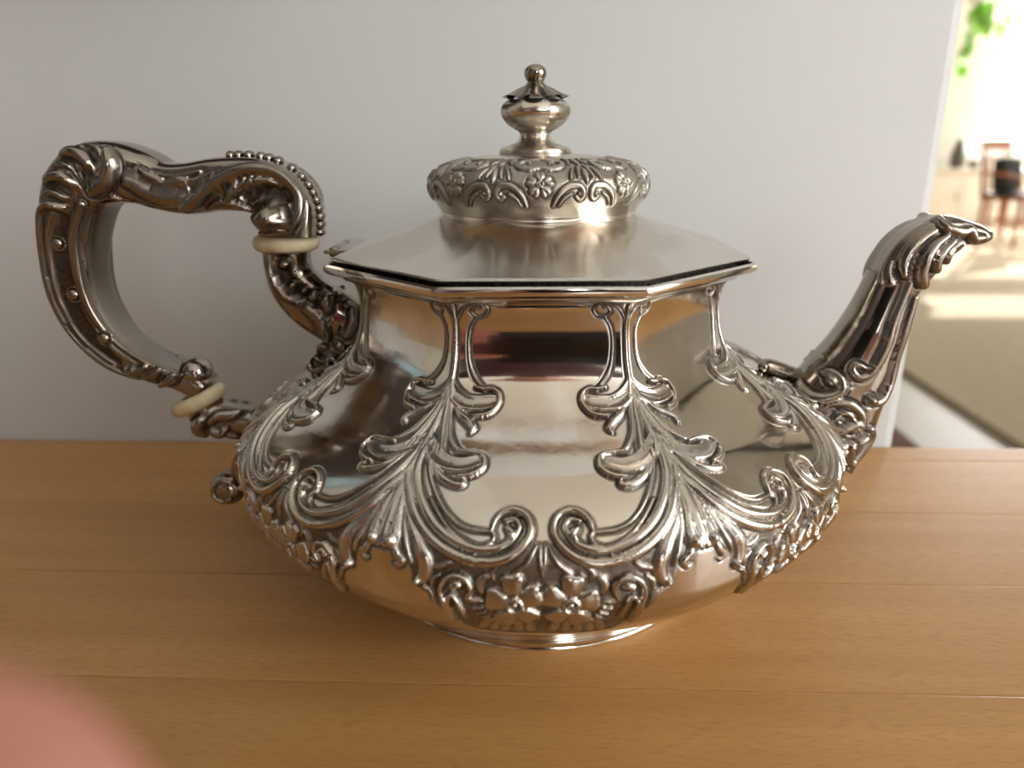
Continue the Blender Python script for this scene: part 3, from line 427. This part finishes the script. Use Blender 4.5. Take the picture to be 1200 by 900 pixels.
def dome_base(X, Y):
    r = np.interp(Y,_ds,_dr)/1000; z = np.interp(Y,_ds,_dz)/1000; a = np.radians(X)-math.pi/2
    return np.stack([r*np.cos(a),r*np.sin(a),z],-1)
def dome_rx(s): return np.radians(1)*np.interp(s,_ds,_dr)
DOME = [('scroll','bead',.55,0,[(6.2,5.2,.4),(8.5,8.0,.62),(13.5,10.0,.75),(18.6,10.0,.7),(20.6,8.2,.62),(18.8,6.8,.5),(16.8,7.6,.45)]),
        ('scroll','bead',.4,0,[(8.8,5.3,.3),(11,7.2,.42),(14.2,8.2,.36)]),
        ('scroll','dome',.6,0,[(18.4,8.2,.45),(18.3,8.3,.45)]),
        ('leaf','dome',.55,0,[(22.5,10.6,.3),(22.5,12.6,.85),(22.5,14.6,.5)]),
        ('leaf','dome',.5,0,[(18.6,12.0,.35),(19.6,14.0,.6),(20.6,16.0,.35)]),
        ('leaf','dome',.5,0,[(14.6,11.6,.3),(15.4,13.0,.5),(17.0,15.0,.3)]),
        ('cloud_scroll','bead',.55,0,[(0,15.4,.5),(5,14.9,.75),(10,15.6,.8),(12.8,17.4,.7),(10.8,19.2,.6),(6.5,19.2,.5),(5.8,17.8,.4)]),
        ('cloud_scroll','dome',.45,0,[(0,21.4,.7),(6,21.0,.8),(12,21.8,.7)]),
        ('leaf','dome',.45,0,[(22.5,16.6,.4),(22.5,18.8,.8),(22.5,21.5,.5)]),
        ('leaf','bead',.4,0,[(16.5,17.5,.3),(17.8,19.8,.5),(16.5,22.0,.4)])]
for k_ in range(5):
    a = math.radians(90+72*k_)
    for e in (-1,1):
        DOME.append(('flower','dome',.62,0,[(math.degrees((math.cos(a)*x-math.sin(a)*e*y)/28.6),10.4+math.sin(a)*x+math.cos(a)*e*y,w) for x,y,w in ((.9,0,.4),(2.0,.5,.85),(2.5,.6,.75))]))
DOME.append(('flower_center','ring',.75,0,[(0,10.4,.85),(.05,10.4,.85)]))
def dome_ground(X, Y, H, T):
    m = (H<=0)&(Y>4.6)&(Y<23); g = smooth01(4.2,7.5,Y)*(1-smooth01(20,23,Y))
    return np.where(m,H-.06*g+.03*nrng.random(H.shape),H), np.where(m,np.maximum(T,.50*g),T)
DN = ['scroll','leaf','cloud_scroll','flower','flower_center']
V,n,T,fid = ornament_unit(dome_base,dome_rx,_ds[-1],110,110,DOME,[],DN,{'leaf'},dome_ground)
# the flower and the cloud scroll sit on the unit's edge, so each unit holds two halves of neighbours: join them as one piece per panel
dome = build_ornament(V,n,T,fid,['scroll','leaf'],{'leaf'},'dome',SILVER_LID,lid,lid) if False else None
def build_dome():
    nu, nv = fid.shape; half = nu//2
    # shift by half a unit: from ridge to ridge, panel middle in the centre
    Vs = np.concatenate([rotz(V[half:],-math.pi/4),V[1:half+1]]); ns = np.concatenate([rotz(n[half:],-math.pi/4),n[1:half+1]])
    Ts = np.concatenate([T[half:],T[1:half+1]]); fs = np.concatenate([fid[half:],fid[:half]])
    return build_ornament(Vs,ns,Ts,fs,DN,{'cloud_scroll','flower','flower_center'},'dome',SILVER_LID,lid,lid)
build_dome()
fx = -.0008
lathe('finial_foot',[(9.3,119.2),(9.6,119.9),(9.4,120.7),(8.4,121.4),(7.2,121.7),(5.6,122.2),(4.5,123.0),(4.1,123.9),(4.0,124.6),(4.5,125.3),(5,125.8)],SILVER_LID,lid,48,loc=(fx,0,0),tarn_shade=[.7,.2,0,0,.4,.2,0,0,.2,.5,.5])
lathe('finial_knob',[(4.2,125.2),(5.6,125.8),(7.2,126.9),(8.3,128.2),(8.9,129.5),(8.9,130.6),(8.5,131.6),(7.6,132.5),(6.2,133.0)],SILVER_LID,lid,octo=True,loc=(fx,0,0),tarn_shade=[.6,.2,0,0,0,0,0,.4,.9])
def finial_cap():
    nu, nv = 160, 16; a = np.linspace(0,2*math.pi,nu,endpoint=False); V = []; T = []
    for j in range(nv+1):
        t = j/nv; lobe = np.abs(np.cos(a*4+.4))**.7
        r = (2.0+5.2*t**1.15+1.7*t**3*lobe)-.5*t*(1-lobe); z = 137.4-4.0*t**.85-.5*t*t+.9*lobe*smooth01(.1,.6,t)*(1-.5*t)+.45*lobe*t**4
        V.append(np.stack([r*np.cos(a)/1000+fx,r*np.sin(a)/1000,z/1000],-1)); T.append(np.clip(1.15-lobe*1.3,0,1)*.9+.1)
    V = np.concatenate(V); i = np.arange(nu); Q = []
    for j in range(nv): Q.append(np.stack([j*nu+i,(j+1)*nu+i,(j+1)*nu+(i+1)%nu,j*nu+(i+1)%nu],-1))
    return link('finial_leaf_cap',npmesh('finial_leaf_cap',V,np.concatenate(Q),True,None,np.concatenate(T)),DARKSILVER,lid)
finial_cap()
lathe('finial_ball',[(2.2,136.4),(2.0,137.2),(2.4,137.7),(2.8,138.5),(2.95,139.4),(2.7,140.3),(2.0,141.0),(1.0,141.4)],DARKSILVER,lid,24,loc=(fx,0,0),cap=True)
# hinge at the handle side
bm = bmesh.new(); tube_bm(bm,[(-.0545,y,.0950) for y in (-.0075,-.0035,.0035,.0075)],.0014,12)
from_bm('hinge_barrel',bm,DARKSILVER,pot,True)
bm = bmesh.new(); box_bm(bm,-.0565,-.0500,-.010,.016,.0949,.0958,.0003); hl = from_bm('hinge_leaf',bm,DARKSILVER,pot)
# ---- swept castings: handle, sockets, spout
def sweep(name, path, depth, strokes, panels=(), nu=260, nv=72, ex=3.2, material=None, parent=None, ry=None, bosses=(), fluted=None, wr=(.12,.55)):
    P = curve(path, max(4,nu//(len(path)-1))); m = len(P)
    ker = np.array([1,2,3,2,1])/9.
    for c_ in range(3): P[:,c_] = np.convolve(np.pad(P[:,c_],2,'edge'),ker,'valid') if True else P[:,c_]
    tx = np.gradient(P[:,0]); tz = np.gradient(P[:,1]); L = np.hypot(tx,tz); tx /= L; tz /= L
    nx, nz = -tz, tx; a = np.linspace(0,2*math.pi,nv,endpoint=False)
    ca, sa = np.cos(a), np.sin(a); ce = np.sign(ca)*np.abs(ca)**(2/ex); se = np.sign(sa)*np.abs(sa)**(2/ex)
    d = np.array([depth(p[2]) for p in P])
    V = np.stack([P[:,0,None]+nx[:,None]*P[:,2,None]*ce, d[:,None]*se, P[:,1,None]+nz[:,None]*P[:,2,None]*ce],-1)
    Vp = np.concatenate([V[:,-1:],V,V[:,:1]],1); N = np.cross(np.gradient(Vp,axis=0),np.gradient(Vp,axis=1))[:,1:-1]; N /= np.linalg.norm(N,axis=-1,keepdims=True)+1e-9
    out = V-np.stack([P[:,0],0*P[:,0],P[:,1]],-1)[:,None]; N *= np.sign((N*out).sum(-1,keepdims=True))
    H, _, T = relief(V[...,0],V[...,2],strokes,None,None,.75,.45) if strokes else (0*V[...,0],None,0*V[...,0])
    if panels:
        hp, _, _ = relief(V[...,0],V[...,2],[(a_,'v',1.,0,p) for a_,_,_,_,p in panels],None,None); hp = smooth01(.02,.30,np.maximum(hp,0))
        low = (H<=.05); H = np.where(low,H-1.1*hp,H); T = np.where(low,np.maximum(T,hp*.97),T)
    H = np.where(H>0,H*1.15,H)
    wy = smooth01(wr[0],wr[1],np.abs(N[...,1]))
    H = H*wy; T = T*wy
    V = V+N*H[...,None]
    if fluted: V = fluted(V,P,N,a)
    V = V/1000; nn = len(a); idx = np.arange(m*nn).reshape(m,nn); jn = np.roll(idx,-1,1)
    Q = np.stack([idx[:-1],jn[:-1],jn[1:],idx[1:]],-1).reshape(-1,4)
    Vf = np.concatenate([V.reshape(-1,3),V[0].mean(0)[None],V[-1].mean(0)[None]]); c0 = m*nn; T3 = []
    for k_ in range(nn): T3 += [(idx[0,k_],c0,jn[0,k_]),(idx[-1,k_],jn[-1,k_],c0+1)]
    return link(name,npmesh(name,Vf,Q,True,None,np.concatenate([T.ravel(),[.5,.5]]),T3),material or DARKSILVER,parent or pot)
handle = sweep('handle',HAND,lambda w: 3.4+.72*w,HS,HPANEL,nu=620,nv=96,ex=3.6,wr=(.35,.85))
for (x,z,r) in HBOSS:
    for sgn in (-1,):
        ball('boss',(x/1000,sgn*.0076,z/1000),r*.9/1000,DARKSILVER,handle,(1,.8,1))
        bm = bmesh.new(); tube_bm(bm,[(x/1000+math.cos(t)*r*1.15/1000,sgn*.0072,z/1000+math.sin(t)*r*1.15/1000) for t in np.linspace(0,2*math.pi*.97,22)],.00035,6)
        from_bm('boss_ring',bm,DARKSILVER,handle,True)
_hp = curve(HAND,40)
for (x,z,r) in HBEAD:
    i_ = int(np.argmin(np.hypot(_hp[:,0]-x,_hp[:,1]-z))); dx_, dz_ = x-_hp[i_,0], z-_hp[i_,1]; L_ = math.hypot(dx_,dz_)+1e-6; f_ = (_hp[i_,2]+.25)/L_
    ball('bead',((_hp[i_,0]+dx_*f_)/1000,-.0012,(_hp[i_,1]+dz_*f_)/1000),.00125,DARKSILVER,handle,(1.1,2.0,1.0),12,8)
ball('end_ball',(HBALL[0]/1000,-.001,HBALL[1]/1000),HBALL[2]/1000,DARKSILVER,handle,(1,1.15,1),32,20)
usock = sweep('upper_handle_socket',U,lambda w: 1.5+.75*w,US,UPANEL,nu=300,nv=72,ex=2.6)
sweep('socket_tail',U2,lambda w: 1.2+.8*w,US2,(),nu=220,nv=56,ex=2.4,parent=usock)
lsock = sweep('lower_handle_socket',L,lambda w: 1.0+.85*w,LS,(),nu=160,nv=56,ex=2.4)
sweep('tail_strut',L2,lambda w: .6+.9*w,[],(),nu=60,nv=24,ex=2.,parent=lsock)
bx_, bz_, br_ = LBALL
ball('tail_ball',(bx_/1000,0,bz_/1000),br_/1000,DARKSILVER,lsock,(1,.85,1),32,20)
bm = bmesh.new(); tube_bm(bm,[((bx_+math.cos(t)*br_*(.78-.10*t/2))/1000,-.0036-.0004*t/4,(bz_+math.sin(t)*br_*(.78-.10*t/2))/1000) for t in np.linspace(.2,5.6,40)],[.0008]*40,8)
from_bm('tail_curl',bm,DARKSILVER,lsock,True)
for i,((x,z,w),tilt) in enumerate(zip(RINGS,(0.0,-.43))):
    r = w; pr = [(r*.55,-2.0),(r*.9,-2.15),(r*1.0,-1.7),(r*1.07,-.6),(r*1.07,.6),(r*1.0,1.7),(r*.9,2.15),(r*.55,2.0)]
    o = lathe('insulator_ring',pr,IVORY,pot,40); o.location = (x/1000,0,z/1000); o.scale = (1,.86,1); o.rotation_euler = (0,tilt,0); o['label'] = 'cream ivory ring'
spout = sweep('spout',SP,lambda w: .5+.88*w if w<8.5 else 7.98+.35*(w-8.5),SPS,SPANEL,nu=560,nv=120,ex=2.3,material=DARKSILVER)
def lipshape(V,P,N,a):
    return V
head = sweep('spout_head',SH,lambda w: 1.0+.95*w,SHS,(),nu=320,nv=88,ex=2.1,material=DARKSILVER,parent=spout)

for nm_,pts_ in (('base_scroll',SPB),):
    for y_ in (-.0075,):
        bm = bmesh.new(); P_ = curve(pts_,8); tube_bm(bm,[(q[0]/1000,y_+.00028*i_,q[1]/1000) for i_,q in enumerate(P_)],P_[:,2]/1000,14); from_bm(nm_,bm,DARKSILVER,spout,True)
# ================================================================ THE FAR ROOM
def dining_chair(loc, rz, label):
    t = empty('dining_chair',loc,rz); tag(t,label,'chair','reddish wooden chairs in the far room')
    for sx in (-1,1):
        for sy in (-1,1):
            bm = bmesh.new(); tube_bm(bm,[(sx*.20,sy*.19,0),(sx*.185,sy*.18,.44)],[.016,.024],8); from_bm('leg',bm,CHERRY,t,True)
        bm = bmesh.new(); tube_bm(bm,[(sx*.20,.19,.44),(sx*.215,.23,.72),(sx*.20,.27,.98)],[.022,.02,.016],8); from_bm('back_post',bm,CHERRY,t,True)
        bm = bmesh.new(); tube_bm(bm,[(sx*.19,-.18,.16),(sx*.19,.18,.16)],.011,8); from_bm('stretcher',bm,CHERRY,t,True)
        bm = bmesh.new(); tube_bm(bm,[(sx*.225,-.17,.44),(sx*.23,-.17,.64),(sx*.235,-.05,.67),(sx*.215,.23,.68)],[.015,.014,.018,.016],8); from_bm('arm',bm,CHERRY,t,True)
    bm = bmesh.new(); box_bm(bm,-.23,.23,-.22,.21,.43,.455,.008); from_bm('seat',bm,CHERRY,t)
    bm = bmesh.new(); box_bm(bm,-.21,.21,-.20,.19,.455,.49,.014); from_bm('seat_pad',bm,BLACK,t)
    bm = bmesh.new(); box_bm(bm,-.215,.215,.262,.288,.90,1.0,.012); from_bm('top_rail',bm,CHERRY,t)
    for x in (-.11,-.04,.04,.11):
        bm = bmesh.new(); tube_bm(bm,[(x,.20,.45),(x*1.05,.255,.92)],.009,6); from_bm('spindle',bm,CHERRY,t,True)
dining_chair((4.66,7.55,FLOOR+.0225),.5,'reddish wooden armchair nearest the wall end in the far room')
dining_chair((5.10,8.25,FLOOR+.0225),-2.4,'reddish wooden armchair by the window behind the nearer armchair')
bm = bmesh.new(); box_bm(bm,-.17,.17,-.055,.055,0,.34,.05); b = from_bm('cushion',bm,BLACK,None,True); b.location = (4.60,7.60,FLOOR+.0225+.492); b.rotation_euler = (-.12,0,.5)
tag(b,'black cushion standing on the seat of the nearer reddish armchair','cushion')
st = empty('radiator_cabinet',(5.1,9.33,FLOOR+.0225)); tag(st,'low white cabinet under the bright far window','cabinet')
bm = bmesh.new(); box_bm(bm,-.62,1.9,-.16,.14,0,.64,.006); from_bm('carcass',bm,CABWHITE,st)
bm = bmesh.new(); box_bm(bm,-.65,1.93,-.19,.14,.64,.67,.006); from_bm('top',bm,CABWHITE,st)
for k_ in range(5):
    bm = bmesh.new(); box_bm(bm,-.60+.50*k_,-.12+.50*k_,-.175,-.155,.05,.61,.004); d_ = from_bm('door',bm,CABWHITE,st)
    bm = bmesh.new(); tube_bm(bm,[(-.16+.50*k_,-.185,.30),(-.16+.50*k_,-.185,.40)],.008,6); from_bm('handle',bm,STEM,d_,True)
GREY = mat('dark_grey_ceramic',(.10,.095,.075),.4); PALE = mat('pale_ceramic',(.75,.72,.68),.4)
SILL = FLOOR+.022+.67
def vase(name, loc, prof, m, label, cat):
    o = lathe(name,prof,m,None,32,cap=True); o.location = loc; tag(o,label,cat)
vase('grey_vase',(4.93,9.24,SILL),[(60,0),(80,20),(90,120),(70,230),(42,285),(48,330),(38,330),(34,260)],GREY,'dark grey vase on the white cabinet nearest the wall end','vase')
vase('grey_jar',(5.11,9.22,SILL),[(45,0),(58,10),(60,60),(50,92),(40,95)],GREY,'squat dark grey jar beside the grey vase on the white cabinet','jar')
vase('white_pot',(5.30,9.26,SILL),[(55,0),(80,60),(92,170),(84,172),(75,100)],PALE,'pale pot on the white cabinet under the bright window','pot')
pl_ = empty('hanging_vine',(4.83,9.15,1.60)); tag(pl_,'bright green hanging vine in front of the far window','plant')
lathe('planter',[(60,-70),(95,-40),(110,40),(104,44),(90,-30)],PALE,pl_,32,cap=True)
bm = bmesh.new(); tube_bm(bm,[(0,0,.04),(0,0,.15)],.004,6); from_bm('hanger',bm,STEM,pl_)
prng = random.Random(8)
def leaf_mesh(l, w):
    bm = bmesh.new(); rows = []
    for i in range(8):
        t = i/7; ww = w*math.sin(math.pi*min(1,t*.92+.06))**.75*(1.15-.5*t); z = -l*t; y = -.18*l*t*t
        rows.append([bm.verts.new((s*ww,y+abs(s)*.22*ww,z)) for s in (-1,-.5,0,.5,1)])
    for A,B in zip(rows,rows[1:]):
        for k_ in range(4): bm.faces.new((A[k_],A[k_+1],B[k_+1],B[k_]))
    g = bmesh.ops.solidify(bm,geom=bm.faces[:],thickness=.002)
    return bm
for path_, lv in (([(0,0,.0),(.02,-.06,-.08),(0,-.06,-.20),(-.10,-.05,-.38),(-.06,-.05,-.50)],[(-.02,.0,.14),(.06,-.04,.19),(-.05,-.09,.20),(.02,-.19,.18),(-.08,-.17,.20),(.08,-.12,.17),(-.09,-.33,.12),(-.06,-.42,.14),(-.10,-.46,.12)]),
                  ([(.05,0,.0),(.16,-.05,-.04),(.28,-.05,-.10),(.33,-.05,-.22)],[(.33,-.10,.16),(.30,-.20,.18),(.34,-.02,.12),(.24,-.26,.13)]),
                  ([(0,0,0),(-.07,-.05,-.1),(-.12,-.05,-.35),(-.14,-.05,-.62)],[(-.13,-.5,.12),(-.16,-.6,.10),(-.12,-.68,.12)])):
    bm = bmesh.new(); tube_bm(bm,path_,.006,6); from_bm('vine_stem',bm,STEM,pl_,True)
    for (x,z,l) in lv:
        o = from_bm('leaf',leaf_mesh(l*1.25,l*.5),LEAF,pl_,True); o.location = (x,-.07+prng.uniform(-.04,.03),z); o.rotation_euler = (prng.uniform(-.3,.3),prng.uniform(-.4,.4),prng.uniform(-.6,.6))
# ================================================================ THE NEAR ROOM, unseen, with things added for reflections in the silver
cb = empty('tall_dresser',(-1.23,-1.5,FLOOR)); tag(cb,'tall dark brown dresser against the left wall, mirrored in the silver','dresser')  # added out of view, darkens the reflections and the left side
bm = bmesh.new(); box_bm(bm,-.22,.22,-.95,.95,.05,2.45,.01); from_bm('carcass',bm,DARKWOOD,cb)
bm = bmesh.new(); box_bm(bm,-.24,.25,-.98,.98,2.45,2.50,.008); from_bm('cornice',bm,DARKWOOD,cb)
bm = bmesh.new(); box_bm(bm,-.21,.20,-.93,.93,0,.05); from_bm('plinth',bm,DARKWOOD,cb)
for k_ in range(4):
    bm = bmesh.new(); box_bm(bm,.22,.24,-.93+.47*k_,-.48+.47*k_,.08,2.40,.006); d_ = from_bm('door',bm,DARKWOOD,cb)
    bm = bmesh.new(); tube_bm(bm,[(.25,-.52+.47*k_ if k_%2==0 else -.89+.47*k_,.9),(.25,-.52+.47*k_ if k_%2==0 else -.89+.47*k_,1.0)],.008,6); from_bm('handle',bm,STEM,d_,True)
BLUE = mat('pale_blue_print',(.36,.56,.66),.6); DARKPRINT = mat('dark_brown_print',(.035,.022,.020),.6)  # colours of two added pictures, chosen for the patches they reflect in the silver
for nm_,x0_,x1_,z0_,z1_,pm_,lb_ in (('picture',-.41,-.10,.192,.42,DARKPRINT,'dark brown framed picture on the grey wall above the teapot handle'),('picture',-.86,-.44,.25,.62,BLUE,'pale blue framed picture on the grey wall left of the dark one')):
    pr_ = empty(nm_,((x0_+x1_)/2,.0893,(z0_+z1_)/2)); tag(pr_,lb_,'picture')
    w_, h_ = (x1_-x0_)/2, (z1_-z0_)/2
    bm = bmesh.new(); box_bm(bm,-w_+.015,w_-.015,-.008,-.0005,-h_+.015,h_-.015); from_bm('print',bm,pm_,pr_)
    for a_,b_,c_,d_ in ((-w_,w_,-h_,-h_+.016),(-w_,w_,h_-.016,h_),(-w_,-w_+.016,-h_+.016,h_-.016),(w_-.016,w_,-h_+.016,h_-.016)):
        bm = bmesh.new(); box_bm(bm,a_,b_,-.016,-.0005,c_,d_,.002); from_bm('frame_side',bm,DARKWOOD,pr_)
# ================================================================ THE PHOTOGRAPHER: one fingertip shows in the frame's lower left corner
def cc(x, y, z): return CAM+r2*(x/1000)+u2*(y/1000)+fw*(z/1000)
SKIN = mat('skin',(.58,.25,.19),.5); _b = SKIN.node_tree.nodes['Principled BSDF']; _b.inputs['Subsurface Weight'].default_value = .35; _b.inputs['Subsurface Radius'].default_value = (.012,.004,.002); _b.inputs['Subsurface Scale'].default_value = .6
SHIRT = mat('maroon_cotton',(.075,.022,.030),.85); JEANS = mat('dark_denim',(.020,.024,.036),.8); HAIR = mat('brown_hair',(.06,.03,.018),.5)
per = empty('person',(0,-.66,FLOOR)); tag(per,'person in a dark maroon top whose pink fingertip intrudes before the lens','person')
SV, SE, SR = [], [], []
BACK = Vector((0,-.10,0))
def sv(p, r, prev=None):
    SV.append(Vector(p)+(BACK if Vector(p).y < -.43 else Vector((0,0,0)))); SR.append(r if hasattr(r,'__len__') else (r,r))
    if prev is not None: SE.append((prev,len(SV)-1))
    return len(SV)-1
pel = sv((.02,-.60,.02),(.15,.11)); wa = sv((.02,-.59,.16),(.125,.10),pel); ch = sv((.02,-.585,.32),(.145,.105),wa); uc = sv((.02,-.60,.45),(.11,.085),ch)
nk = sv((.02,-.595,.545),.052,uc); jaw = sv((.02,-.57,.61),.068,nk); hd = sv((.02,-.565,.69),.088,jaw); tp = sv((.02,-.58,.765),.062,hd)
for s in (-1,1):
    h = sv((.02+s*.095,-.60,-.03),.092,pel); kn = sv((.02+s*.10,-.58,-.44),.058,h); an = sv((.02+s*.105,-.61,-.81),.040,kn); he = sv((.02+s*.105,-.60,-.86),.036,an); sv((.02+s*.115,-.46,-.872),.028,he)
def arm(s, elbow, wrist):
    sh = sv((.02+s*.175,-.60,.435),.060,uc); ua = sv(Vector((.02+s*.205,-.60,.33)),.048,sh); el = sv(elbow,.040,ua)
    mid = sv((Vector(elbow)*.6+Vector(wrist)*.4),.037,el); return sv(wrist,(.024,.027),mid)
wl = arm(-1,(-.245,-.50,.17),cc(-92,-92,-78)); wr = arm(1,(.300,-.50,.17),cc(222,-80,-85))
def finger(palm, pts, rads):
    p = palm
    for q, r in zip(pts,rads): p = sv(cc(*q),r/1000,p)
pm = sv(cc(-74,-66,-48),(.020,.024),wl)
finger(pm,[(-62,-46,-24),(-58,-40,4),(-40,-30,18),(-22.5,-19.3,20.5),(-10.4,-11.3,20.5)],[11,9.5,9.2,9.0,8.2])
finger(pm,[(-56,-64,-20),(-50,-62,6),(-34,-54,14),(-16,-48,10)],[11,9.5,9,7.5])
finger(pm,[(-50,-80,-22),(-44,-80,4),(-30,-70,12),(-14,-64,9)],[10.5,9,8.5,7])
finger(pm,[(-50,-96,-28),(-42,-96,-4),(-30,-88,6),(-16,-80,6)],[9.5,8,7.5,6.2])
finger(pm,[(-56,-48,-52),(-34,-34,-40),(-12,-26,-24)],[12,10.5,8.5])
pm = sv(cc(200,-62,-55),(.020,.024),wr)
finger(pm,[(188,-34,-28),(178,-28,0),(158,-24,14),(138,-22,12)],[11,9.5,9,7.5])
finger(pm,[(182,-54,-26),(172,-48,2),(152,-42,14),(130,-40,11)],[11,9.5,9,7.5])
finger(pm,[(178,-72,-28),(166,-66,0),(148,-58,12),(128,-54,10)],[10.5,9,8.5,7])
finger(pm,[(176,-88,-34),(162,-84,-8),(146,-76,6),(128,-68,7)],[9.5,8,7.5,6.2])
finger(pm,[(176,-44,-58),(152,-32,-42),(130,-26,-24)],[12,10.5,8.5])
_me = bpy.data.meshes.new('body_cage'); _me.from_pydata(SV,SE,[]); _o = bpy.data.objects.new('body_cage',_me); C.objects.link(_o)
_md = _o.modifiers.new('skin','SKIN'); _md.use_smooth_shade = True; _md.branch_smoothing = .3
for i, r in enumerate(SR): _me.skin_vertices[0].data[i].radius = r
for i in range(len(SV)): _me.skin_vertices[0].data[i].use_root = (i==pel)
_sb = _o.modifiers.new('sub','SUBSURF'); _sb.levels = 2; _sb.render_levels = 2
bpy.context.view_layer.update()
bm_ = bpy.data.meshes.new_from_object(_o.evaluated_get(bpy.context.evaluated_depsgraph_get()))
bpy.data.objects.remove(_o); bm_.name = 'body'
for m_ in (SKIN,SHIRT,JEANS): bm_.materials.append(m_)
wlp, wrp = SV[wl], SV[wr]; eL, eR = Vector((-.245,-.60,.17)), Vector((.30,-.60,.17))
for p in bm_.polygons:
    p.use_smooth = True; c_ = p.center
    beyond = (c_-wlp).dot((wlp-eL).normalized()) > -.05 if c_.x < 0 else (c_-wrp).dot((wrp-eR).normalized()) > -.05
    nearhand = min((c_-wlp).length,(c_-wrp).length) < .22
    p.material_index = 2 if c_.z < .05 and not nearhand else 0 if (c_.z > .535 or (nearhand and beyond)) else 1
bo = link('body',bm_,None,per); bo.location = -per.location
def pobj(name, bm, m, smooth=True): o = from_bm(name,bm,m,per,smooth); o.location = -per.location; return o
bm = bmesh.new(); bmesh.ops.create_uvsphere(bm,u_segments=20,v_segments=14,radius=1)
for v in bm.verts:
    n_ = v.co.copy(); v.co = Vector((.02+n_.x*.088,-.70+n_.y*.095,.72+n_.z*.095))
    if n_.y > .35 and n_.z < .45: v.co.y = -.70+.25*.095; v.co.z = max(v.co.z,.73)
pobj('hair',bm,HAIR)
for s in (-1,1):
    bm = bmesh.new(); bmesh.ops.create_uvsphere(bm,u_segments=12,v_segments=8,radius=.0115)
    for v in bm.verts: v.co += Vector((.02+s*.030,-.588,.685))
    pobj('eye',bm,PALE)
    bm = bmesh.new(); tube_bm(bm,[(.02+s*.086,-.67,.705),(.02+s*.095,-.675,.685),(.02+s*.086,-.67,.650)],[.008,.012,.007],8); pobj('ear',bm,SKIN)
bm = bmesh.new(); tube_bm(bm,[(.02,-.587,.695),(.02,-.570,.668),(.02,-.564,.650),(.02,-.582,.644)],[.007,.010,.013,.009],8); pobj('nose',bm,SKIN)
bm = bmesh.new(); tube_bm(bm,[(-.005,-.595,.622),(.02,-.586,.621),(.045,-.595,.622)],[.004,.008,.004],8); pobj('mouth',bm,mat('lip',(.45,.14,.12),.5))
# the phone between the two hands
ph = empty('smartphone',cc(61,-24,-6)); tag(ph,'black slab phone held sideways in both hands over the counter','phone')
def slab(name, x0,x1,y0,y1,z0,z1, m, bev):
    bm = bmesh.new(); box_bm(bm,x0/1000,x1/1000,y0/1000,y1/1000,z0/1000,z1/1000,0)
    vert = [e for e in bm.edges if abs(e.verts[0].co.z-e.verts[1].co.z)>1e-6]; bmesh.ops.bevel(bm,geom=vert,offset=bev/1000,segments=5,affect='EDGES',profile=.5)
    for v in bm.verts: v.co = cc(v.co.x*1000,v.co.y*1000,v.co.z*1000)-ph.location
    return from_bm(name,bm,m,ph)
PHONE = mat('black_glass',(.010,.010,.012),.15); PSIDE = mat('graphite_edge',(.05,.05,.055),.35,1)
slab('case',-15,134,-60,13,-10.4,-3.0,PSIDE,11); slab('back_panel',-14.4,133.4,-59.4,12.4,-3.0,-2.6,PHONE,10.6); slab('screen',-13,132,-58,11,-10.7,-10.4,PHONE,9)
